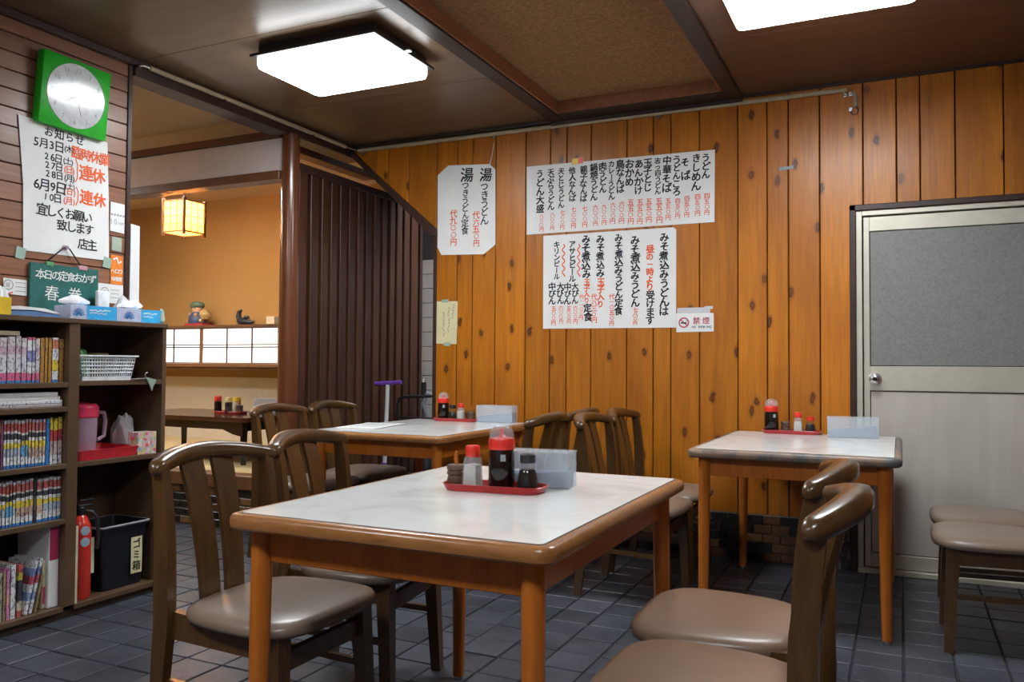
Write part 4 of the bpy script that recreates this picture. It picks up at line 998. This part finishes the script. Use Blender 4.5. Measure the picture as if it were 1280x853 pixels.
st_ = sheet('menu_sticker', 'tiny red and yellow sticker on the menu sheet top edge', [(-1.765, 2.232), (-1.690, 2.236), (-1.690, 2.272), (-1.76, 2.268)], 'y', M_yelcap, 'sticker', at=PYF-.002)
obj('red_half', B().prism([(-1.722, 2.236), (-1.692, 2.238), (-1.692, 2.270), (-1.722, 2.269)], 'y', PYF-.0042, PYF-.0034), M_redcap, st_)
m2 = sheet('menu_sheet', 'square white miso noodle menu sheet below the long price list', [(-1.944, 1.256), (-1.134, 1.252), (-1.134, 1.805), (-1.150, 1.818), (-1.945, 1.818)], 'y', M_paper, 'menu', at=PYF)
def zoomB(u, v): return aty(660+u/5.12, 270+v/5.119, PYF)
bi, ri = menu_ink(), menu_ink()
def colB(ik, txt, x, v0, v1, mx=.07, bold=.035):
    a, b = zoomB(x, v0), zoomB(x, v1); st = (a.z-b.z)/len(txt); ik.down(txt, a.x, a.z, min(mx, st*1.12), st, bold)
colB(bi, 'みそ煮込みうどんは', 872, 108, 640); colB(ri, '昼の一時より', 782, 190, 480); colB(bi, '受けます', 782, 482, 695)
colB(bi, 'みそ煮込みうどん', 687, 128, 585); colB(ri, '七八〇円', 688, 588, 700, .045)
colB(bi, 'みそ煮込みうどん定食', 582, 115, 635); colB(ri, '代一〇五〇円', 537, 500, 705, .04, .02)
colB(bi, 'みそ煮込み', 465, 122, 395); colB(ri, '玉子入り', 466, 400, 590); colB(ri, '代八三〇円', 424, 500, 685, .04, .02)
colB(bi, 'みそ煮込み', 374, 122, 402); colB(ri, '玉子入り', 378, 405, 560); colB(bi, '定食', 384, 562, 675); colB(ri, '代一一〇〇円', 342, 505, 665, .036, .02)
colB(bi, 'アサヒビール', 285, 160, 425); colB(bi, '大びん', 303, 430, 565, .05); colB(bi, '中びん', 255, 432, 568, .05); colB(ri, '六〇〇円', 305, 575, 690, .038, .02); colB(ri, '五〇〇円', 262, 578, 690, .038, .02)
colB(bi, 'キリンビール', 186, 165, 410, .06); colB(bi, '大びん', 208, 430, 565, .05); colB(bi, '中びん', 155, 430, 568, .05); colB(ri, '六〇〇円', 213, 575, 690, .038, .02); colB(ri, '五〇〇円', 165, 578, 700, .038, .02)
for x in (325, 228):
    pts = []
    for i in range(27):
        p = zoomB(x+8*math.sin(i*1.05), 182+8*i); pts.append((p.x, p.z))
    ri.stroke(pts, .007)
bi.build('black_lettering', M_ink, m2); ri.build('red_lettering', M_red, m2)
m3 = sheet('menu_sheet', 'white sheet with clipped corners advertising two noodle dishes', [(-2.655, 1.738), (-2.350, 1.728), (-2.268, 1.785), (-2.272, 2.255), (-2.315, 2.292), (-2.61, 2.312), (-2.688, 2.255), (-2.684, 1.79)], 'y', M_paper, 'menu', at=PYF)
def zoomC(u, v): return aty(530+u/3.283, 180+v/3.281, PYF)
bi, ri = menu_ink(), menu_ink()
def colC(ik, txt, x, v0, v1, mx=.08, bold=.02):
    a, b = zoomC(x, v0), zoomC(x, v1); st = (a.z-b.z)/len(txt); ik.down(txt, a.x, a.z, min(mx, st*1.12), st, bold)
colC(bi, '湯', 256, 100, 155, .095); colC(bi, 'つきうどん', 250, 158, 332, .065); colC(ri, '代六五〇円', 216, 278, 422, .055)
colC(bi, '湯', 177, 102, 155, .095); colC(bi, 'つきうどん定食', 171, 155, 372, .065); colC(ri, '代九〇〇円', 122, 272, 418, .055)
bi.build('black_lettering', M_ink, m3); ri.build('red_lettering', M_red, m3)
o = obj('hanging_string', B().tube([tuple(aty(617.5, 179, PYF-.004)), tuple(aty(616, 190, PYF-.006)), tuple(aty(612, 207, PYF-.004))], .0025, 6), M_paper, m3)
m4 = sheet('paper_note', 'narrow yellow handwritten note taped beside the passage', [(-2.686, 1.170), (-2.538, 1.166), (-2.532, 1.438), (-2.686, 1.441)], 'y', M_papery, 'note', at=PYF)
bi = menu_ink(); rnd = random.Random(5)
for x, z0, z1 in ((-2.565, 1.42, 1.33), (-2.596, 1.40, 1.25), (-2.632, 1.37, 1.22)):
    z = z0
    while z > z1:
        bi.stroke([(x+rnd.uniform(-.008, .008), z), (x+rnd.uniform(-.008, .008), z-.006), (x+rnd.uniform(-.008, .008), z-.012)], .0028); z -= .016
bi.build('scribbled_lettering', M_ink, m4)
obj('tape', B().box(-2.63, -2.585, PYF-.0022, PYF-.0014, 1.155, 1.178), M_tape, m4); obj('tape', B().box(-2.65, -2.60, PYF-.0022, PYF-.0014, 1.432, 1.452), M_tape, m4)
m5 = sheet('no_smoking_sign', 'small white no smoking sign right of the lower menu', [(-1.133, 1.226), (-.925, 1.228), (-.925, 1.330), (-1.133, 1.332)], 'y', M_paper, 'sign', at=PYF)
m6 = obj('sign_backing', B().box(-1.128, -.945, PYF-.0008, PYF, 1.33, 1.362).box(-.975, -.93, PYF-.0012, PYF, 1.352, 1.368), M_bag, m5)
ri, bi = menu_ink(), menu_ink()
ri.ring(-1.09, 1.279, .026, .007); ri.stroke([(-1.109, 1.297), (-1.071, 1.261)], .006); ri.line('禁煙', -1.045, 1.288, .042, .052, .01, 0)
bi.line('NO SMOKING', -1.045, 1.254, .018, .0108, .01, 0); bi.stroke([(-1.108, 1.277), (-1.075, 1.277)], .007); bi.stroke([(-1.078, 1.285), (-1.072, 1.292)], .003)
ri.build('red_print', plain('crimson_print', (.45, .05, .10), .5), m5); bi.build('black_print', M_ink, m5)
o = sheet('tape_strip', 'short strip of silvery tape on the planks above the door side', [(-.580, 2.083), (-.505, 2.088), (-.503, 2.106), (-.578, 2.102)], 'y', M_grey, 'tape', at=PYF)
# conduit along the top of the wall and over the entrance
t = thing('cable_conduit', 'thin beige cable conduit along the top of the plank wall', 'conduit', (-3.33, PYF-.018, 2.478))
def rel(pts, base): return [tuple(Vector(p)-Vector(base)) for p in pts]
b0 = (-3.33, PYF-.018, 2.478)
obj('pipe', B().tube(rel([(-3.30, PYF-.016, 2.476), (-1.8, PYF-.016, 2.472), (-.24, PYF-.016, 2.470)], b0), .0125, 10), M_pipe, t)
obj('drop', B().tube(rel([(-.215, PYF-.014, 2.455), (-.200, PYF-.014, 2.44), (-.198, PYF-.014, 2.375)], b0), .011, 10), M_pipe, t)
for x, z in ((-3.26, 2.452), (-2.275, 2.453), (-1.23, 2.450), (-.246, 2.444), (-.222, 2.445), (-.222, 2.365)):
    obj('clip', B().box(x-.009, x+.009, PYF-.02, PYF, z-.011, z+.011, .002).xf(Matrix.Translation(-Vector(b0))), M_metal, t)
obj('loop', B().tube(rel([(-.198, PYF-.014, 2.378), (-.185, PYF-.02, 2.36), (-.192, PYF-.02, 2.338), (-.21, PYF-.02, 2.335), (-.222, PYF-.02, 2.348)], b0), .003, 6), M_blkcap, t)
b1 = (XL+.036, 2.80, 2.49)
t = thing('cable_conduit', 'thin beige cable conduit over the tatami corner entrance', 'conduit', b1)
obj('pipe', B().tube(rel([(XL+.036, 2.86, 2.488), (XL+.036, 3.6, 2.487), (XL+.036, 4.44, 2.484)], b1), .0125, 10), M_pipe, t)
obj('elbow', B().tube(rel([(XL+.036, 2.795, 2.478), (XL+.036, 2.82, 2.488), (XL+.036, 2.862, 2.488)], b1), .009, 8), M_metal, t)
obj('elbow', B().tube(rel([(XL+.036, 4.438, 2.484), (XL+.05, 4.49, 2.478), (-3.301, PYF-.018, 2.476)], b1), .008, 8), M_metal, t)
for y in (3.35, 4.1): obj('clip', B().box(XL+.02, XL+.05, y-.008, y+.008, 2.472, 2.478, .001).xf(Matrix.Translation(-Vector(b1))), M_metal, t)

# ================================================================== TATAMI CORNER
CY0 = 5.47
x0s, x1s = -6.7, -4.35
zc0, zc1 = 1.0, 1.372
t = thing('shoji_cabinet', 'wall cabinet with glowing white shoji panels', 'cabinet', (-5.4, CY0, zc0))
B0 = Vector((-5.4, CY0, zc0))
def tp(name, b, m, par=None): return obj(name, b.xf(Matrix.Translation(-B0)), m, par or t)
tp('top_board', B().box(x0s, x1s, CY0-.02, TY-.001, zc1-.022, zc1, .002), M_kamoi)
tp('bottom_board', B().box(x0s, x1s, CY0-.02, TY-.001, zc0, zc0+.03, .002), M_bambo)
tp('lower_lip', B().box(x0s, x1s, CY0-.0, TY-.001, zc0-.025, zc0, .002), M_kamoi)
tp('back', B().box(x0s, x1s, TY-.02, TY-.002, zc0+.03, zc1-.022), M_paper)
pz0, pz1 = zc0+.032, zc1-.024
edges = [aty(e, 430, CY0).x for e in (154, 251.5, 349)]
edges = [edges[0]-(edges[1]-edges[0]), edges[0], edges[1], edges[2], edges[2]+.42]
for i, (a, b) in enumerate(zip(edges[:-1], edges[1:])):
    a = max(a, x0s); pn = tp('shoji_panel', B().box(a, a+.016, CY0-.004, CY0+.014, pz0, pz1).box(b-.016, b, CY0-.004, CY0+.014, pz0, pz1).box(a+.016, b-.016, CY0-.004, CY0+.014, pz0, pz0+.008).box(a+.016, b-.016, CY0-.004, CY0+.014, pz1-.008, pz1), M_bambo)
    wv = (b-a-.032)/3; zm = pz0+(pz1-pz0)*.49
    mt = B()
    for k in (1, 2): mt.box(a+.016+wv*k-.006, a+.016+wv*k+.006, CY0-.001, CY0+.006, pz0+.008, pz1-.008)
    mt.box(a+.016, b-.016, CY0-.002, CY0+.005, zm-.016, zm-.007).box(a+.016, b-.016, CY0-.002, CY0+.005, zm+.007, zm+.015)
    o = mt.xf(Matrix.Translation(-B0)); o = obj('muntin', mt, M_trimdark, pn)
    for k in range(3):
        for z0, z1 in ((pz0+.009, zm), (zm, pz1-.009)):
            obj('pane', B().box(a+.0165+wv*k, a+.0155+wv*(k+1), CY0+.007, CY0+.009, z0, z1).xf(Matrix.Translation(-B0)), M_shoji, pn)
# lantern
LN = (-4.91, 4.55, 2.255)
t = thing('paper_lantern', 'small square hanging paper lantern glowing orange', 'lantern', LN, R(2)); hs, lh = .103, .235
for s1 in (-1, 1):
    for s2 in (-1, 1): obj('corner_post', B().box(s1*hs-.009, s1*hs+.009, s2*hs-.009, s2*hs+.009, -lh-.025, .018, .001), M_kamoi, t)
for s1 in (-1, 1):
    for ax in (0, 1):
        def pbx(u0, u1, d0, d1, z0, z1):
            return (u0, u1, s1*d0 if s1 > 0 else -d1, d1 if s1 > 0 else -d0, z0, z1) if ax == 0 else (s1*d0 if s1 > 0 else -d1, d1 if s1 > 0 else -d0, u0, u1, z0, z1)
        obj('paper_side', B().box(*pbx(-hs+.009, hs-.009, hs-.004, hs-.002, -lh, 0)), M_lant, t)
        lb_ = B()
        for k in (1, 2): lb_.box(*pbx(-hs+2*hs*k/3-.0025, -hs+2*hs*k/3+.0025, hs-.002, hs+.003, -lh, 0))
        for k in (1, 2, 3): lb_.box(*pbx(-hs+.009, hs-.009, hs-.002, hs+.003, -lh*k/4-.002, -lh*k/4+.002))
        lb_.box(*pbx(-hs+.009, hs-.009, hs-.006, hs+.006, -.006, .004)); lb_.box(*pbx(-hs+.009, hs-.009, hs-.006, hs+.006, -lh-.005, -lh+.006))
        obj('lattice', lb_, M_kamoi, t)
obj('paper_bottom', B().box(-hs+.009, hs-.009, -hs+.009, hs-.009, -lh-.002, -lh), M_lant, t)
obj('cord', B().tube([(0, 0, 2.56-LN[2]), (.004, .0, .15), (0, 0, .03)], .004, 6), M_ink, t)
obj('socket', B().lathe([(.018, -.05), (.02, -.04), (.02, .03), (.006, .035)], seg=12).box(-hs, hs, -.004, .004, -.002, .006), M_blkcap, t)
obj('bulb', B().lathe([(.001, -.165), (.022, -.155), (.03, -.13), (.026, -.10), (.014, -.07), (.012, -.05)], seg=16), emit('warm_bulb', (1, .60, .24), 260.0), t)
# figurines on the cabinet top
FZ = zc1+.0004
px = aty(247, 407, 5.6).x
o = obj('red_cushion_tray', B().prism(rrect(-.115, .115, -.075, .075, .02), 'z', 0, .022).bevel(.006, 2), plain('red_felt', (.42, .03, .02), .8), None, (px+.03, 5.585, FZ)); tag(o, 'red cushion tray under the seated figurine', 'tray')
t = thing('lucky_figurine', 'seated smiling figurine with green cap and sack over the shoulder', 'figurine', (px+.01, 5.585, FZ+.0225)); t.scale = (1.25, 1.25, 1.25)
M_skin = plain('painted_skin', (.62, .36, .22), .5); M_navyc = plain('painted_navy', (.05, .07, .14), .5); M_gcap = plain('painted_green', (.10, .15, .09), .5); M_straw = plain('painted_straw', (.45, .30, .11), .5)
obj('robe', B().lathe([(.06, 0), (.066, .015), (.058, .05), (.04, .08), (.02, .092)], seg=20), M_navyc, t)
obj('head', B().lathe([(.006, .072), (.03, .082), (.040, .102), (.038, .122), (.026, .138), (.004, .143)], seg=20), M_skin, t)
obj('cap', B().lathe([(.042, .118), (.050, .124), (.052, .138), (.043, .154), (.02, .163), (.003, .165)], seg=20), M_gcap, t)
obj('rice_bale', B().tube([(-.07, -.02, .0195), (0, -.03, .0195), (.07, -.02, .0195)], [.013, .018, .013], 12), M_straw, t)
obj('sack', B().lathe([(.01, .02), (.038, .035), (.045, .065), (.032, .09), (.012, .105)], (.052, .02, 0), 16), M_straw, t)
obj('hand', B().lathe([(.004, 0), (.013, .008), (.013, .018), (.004, .026)], (-.04, -.03, .055), 10), M_skin, t); obj('hand', B().lathe([(.004, 0), (.013, .008), (.013, .018), (.004, .026)], (.03, -.045, .05), 10), M_skin, t)
fc = B()
for s in (-1, 1): fc.lathe([(.001, 0), (.004, .002), (.004, .006), (.001, .008)], (s*.014-.002, -.037, .106), 8)
obj('eyes', fc, M_ink, t)
px = aty(307, 406, 5.6).x
t = thing('bird_ornament', 'black carved bird ornament with raised wing on the cabinet', 'ornament', (px, 5.59, FZ)); t.scale = (1.2, 1.2, 1.2)
obj('body', B().tube([(-.07, 0, .035), (-.04, 0, .03), (.0, 0, .026), (.05, 0, .022), (.09, 0, .024)], [.012, .026, .024, .018, .006], 12), M_blkcap, t)
obj('wing', B().tube([(-.045, 0, .03), (-.062, 0, .065), (-.055, 0, .10), (-.03, 0, .115)], [.018, .022, .016, .006], 10), M_blkcap, t)
obj('head', B().tube([(-.01, 0, .045), (.01, 0, .058), (.03, 0, .06), (.045, 0, .054)], [.014, .016, .012, .003], 10), M_blkcap, t)
obj('base', B().prism(rrect(-.075, .10, -.03, .03, .02), 'z', 0, .008), M_blkcap, t)
px = aty(340, 400, 5.62).x
t = thing('tissue_holder', 'small pale box with printed front beside the post on the cabinet', 'box', (px, 5.62, FZ))
obj('tray', B().box(-.10, .06, -.05, .05, 0, .008, .002), M_cream, t); obj('body', B().box(-.04, .055, -.03, .03, .008, .075, .003), M_cream, t)
# low lacquer table
LTX0, LTX1, LTY0, LTY1, LTZ = -5.35, -4.02, 4.28, 5.0, .662
t = thing('low_table', 'low dark lacquer table on the tatami platform', 'table', ((LTX0+LTX1)/2, (LTY0+LTY1)/2, PZ-.004)); bz0 = Vector(((LTX0+LTX1)/2, (LTY0+LTY1)/2, PZ-.004))
def lt(name, b, m): return obj(name, b.xf(Matrix.Translation(-bz0)), m, t)
lt('tabletop', B().prism(rrect(LTX0, LTX1, LTY0, LTY1, .04), 'z', LTZ-.03, LTZ).bevel(.008, 2), M_lacqt)
for yy in (LTY0+.02, LTY1-.05):
    lt('apron', B().prism([(LTX0+.04, LTZ-.031), (LTX0+.04, LTZ-.13), (LTX0+.13, LTZ-.115), (LTX0+.22, LTZ-.085), (LTX1-.22, LTZ-.085), (LTX1-.13, LTZ-.115), (LTX1-.04, LTZ-.13), (LTX1-.04, LTZ-.031)], 'y', yy, yy+.02), M_lacq)
for xx in (LTX0+.1, LTX1-.12):
    lt('apron', B().box(xx, xx+.02, LTY0+.08, LTY1-.08, LTZ-.10, LTZ-.031), M_lacq)
for xx in (LTX0+.085, LTX1-.085):
    for yy in (LTY0+.08, LTY1-.08): lt('leg', B().tube([(xx, yy, LTZ-.031), (xx, yy, LTZ-.15), (xx, yy, PZ-.004)], [.038, .032, .026], 4), M_lacq)
tz = tray(-4.48, 4.62, LTZ+.0004, R(4), W4, L=.27)
def cap_bottle(x, y, z, h, cap, capn, body=M_soy):
    t = thing('condiment_bottle', f'{capn} capped condiment bottle '+W4, 'bottle', (x, y, z), 0, 'capped bottles on the low table')
    obj('body', B().lathe([(.026, 0), (.027, .003), (.027, h*.62), (.024, h*.7)], seg=18), body, t)
    obj('cap', B().lathe([(.026, h*.7), (.027, h*.71), (.0265, h*.95), (.023, h), (.002, h)], seg=18), cap, t)
cap_bottle(-4.575, 4.59, tz, .125, M_redcap, 'red'); cap_bottle(-4.51, 4.63, tz, .115, plain('pale_yellow_plastic', (.70, .60, .28), .4), 'pale yellow'); cap_bottle(-4.432, 4.635, tz, .118, M_yelcap, 'bright yellow', M_salt)
cruet(-4.472, 4.585, tz, .85, W4); pot(-4.385, 4.61, tz, 1.05, W4)
napkin_box(-4.215, 4.76, LTZ+.0004, R(4), W4, L=.25, H=.11)

# ================================================================== IN THE PASSAGE BEHIND THE WALL TABLE
t = thing('kick_scooter', 'kick scooter with purple handlebar grips before the slat screen', 'scooter', (-3.12, 4.76, 0), R(3))
obj('deck', B().prism(rrect(-.07, .32, -.05, .05, .03), 'z', .07, .085), M_blkcap, t)
obj('steering_column', B().tube([(-.10, 0, .06), (-.085, 0, .45), (-.07, 0, .905)], .0135, 10), plain('pale_painted_steel', (.62, .62, .62), .3), t)
obj('column_sleeve', B().tube([(-.104, 0, .10), (-.092, 0, .36)], .019, 10), M_purple, t)
obj('grip', B().tube([(-.07, 0, .905), (-.17, 0, .90)], .0155, 10), M_purple, t); obj('grip', B().tube([(-.07, 0, .905), (.035, 0, .915)], .0155, 10), M_purple, t)
for x in (-.10, .35): obj('wheel', B().tube([(x, -.014, .05), (x, .014, .05)], .05, 20), M_grey, t)
t = thing('folding_cart', 'black tubular folding cart leaning before the slat screen', 'cart', (-3.09, 5.06, 0))
obj('frame', B().tube([(-.22, 0, .02), (-.22, .0, .74), (-.20, 0, .785), (-.16, 0, .80), (.08, 0, .81), (.13, 0, .795), (.15, 0, .75), (.15, 0, .02)], .011, 8), M_blkcap, t)
for z in (.25, .5, .65): obj('crossbar', B().tube([(-.22, 0, z), (.15, 0, z)], .008, 8), M_blkcap, t)
obj('platform', B().box(-.22, .15, -.18, .0, .03, .045, .003), M_blkcap, t)
for x in (-.24, .17): obj('wheel', B().tube([(x-.012, .02, .06), (x+.012, .02, .06)], .06, 18), M_blkcap, t)
t = thing('vacuum_cleaner', 'dark vacuum cleaner with grey hose at the passage corner', 'vacuum', (-3.185, 5.31, 0))
obj('body', B().lathe([(.10, 0), (.12, .03), (.12, .30), (.10, .36), (.03, .38)], seg=20), M_navy, t)
obj('hose', B().tube([(.06, 0, .36), (.0, .02, .60), (-.06, .0, .74), (-.02, 0, .82), (.05, 0, .80), (.09, .0, .70), (.11, 0, .5), (.12, 0, .3)], .016, 8), M_grey, t)
obj('wand', B().tube([(-.09, .05, .02), (-.085, .05, .80)], .013, 10), M_metal, t); obj('wand_grip', B().tube([(-.085, .05, .80), (-.084, .05, .90)], .02, 10), M_blkcap, t); obj('wand_tip', B().tube([(-.084, .05, .90), (-.084, .05, .935)], [.013, .006], 10), M_metal, t)

bpy.data.objects.remove(_tobj)
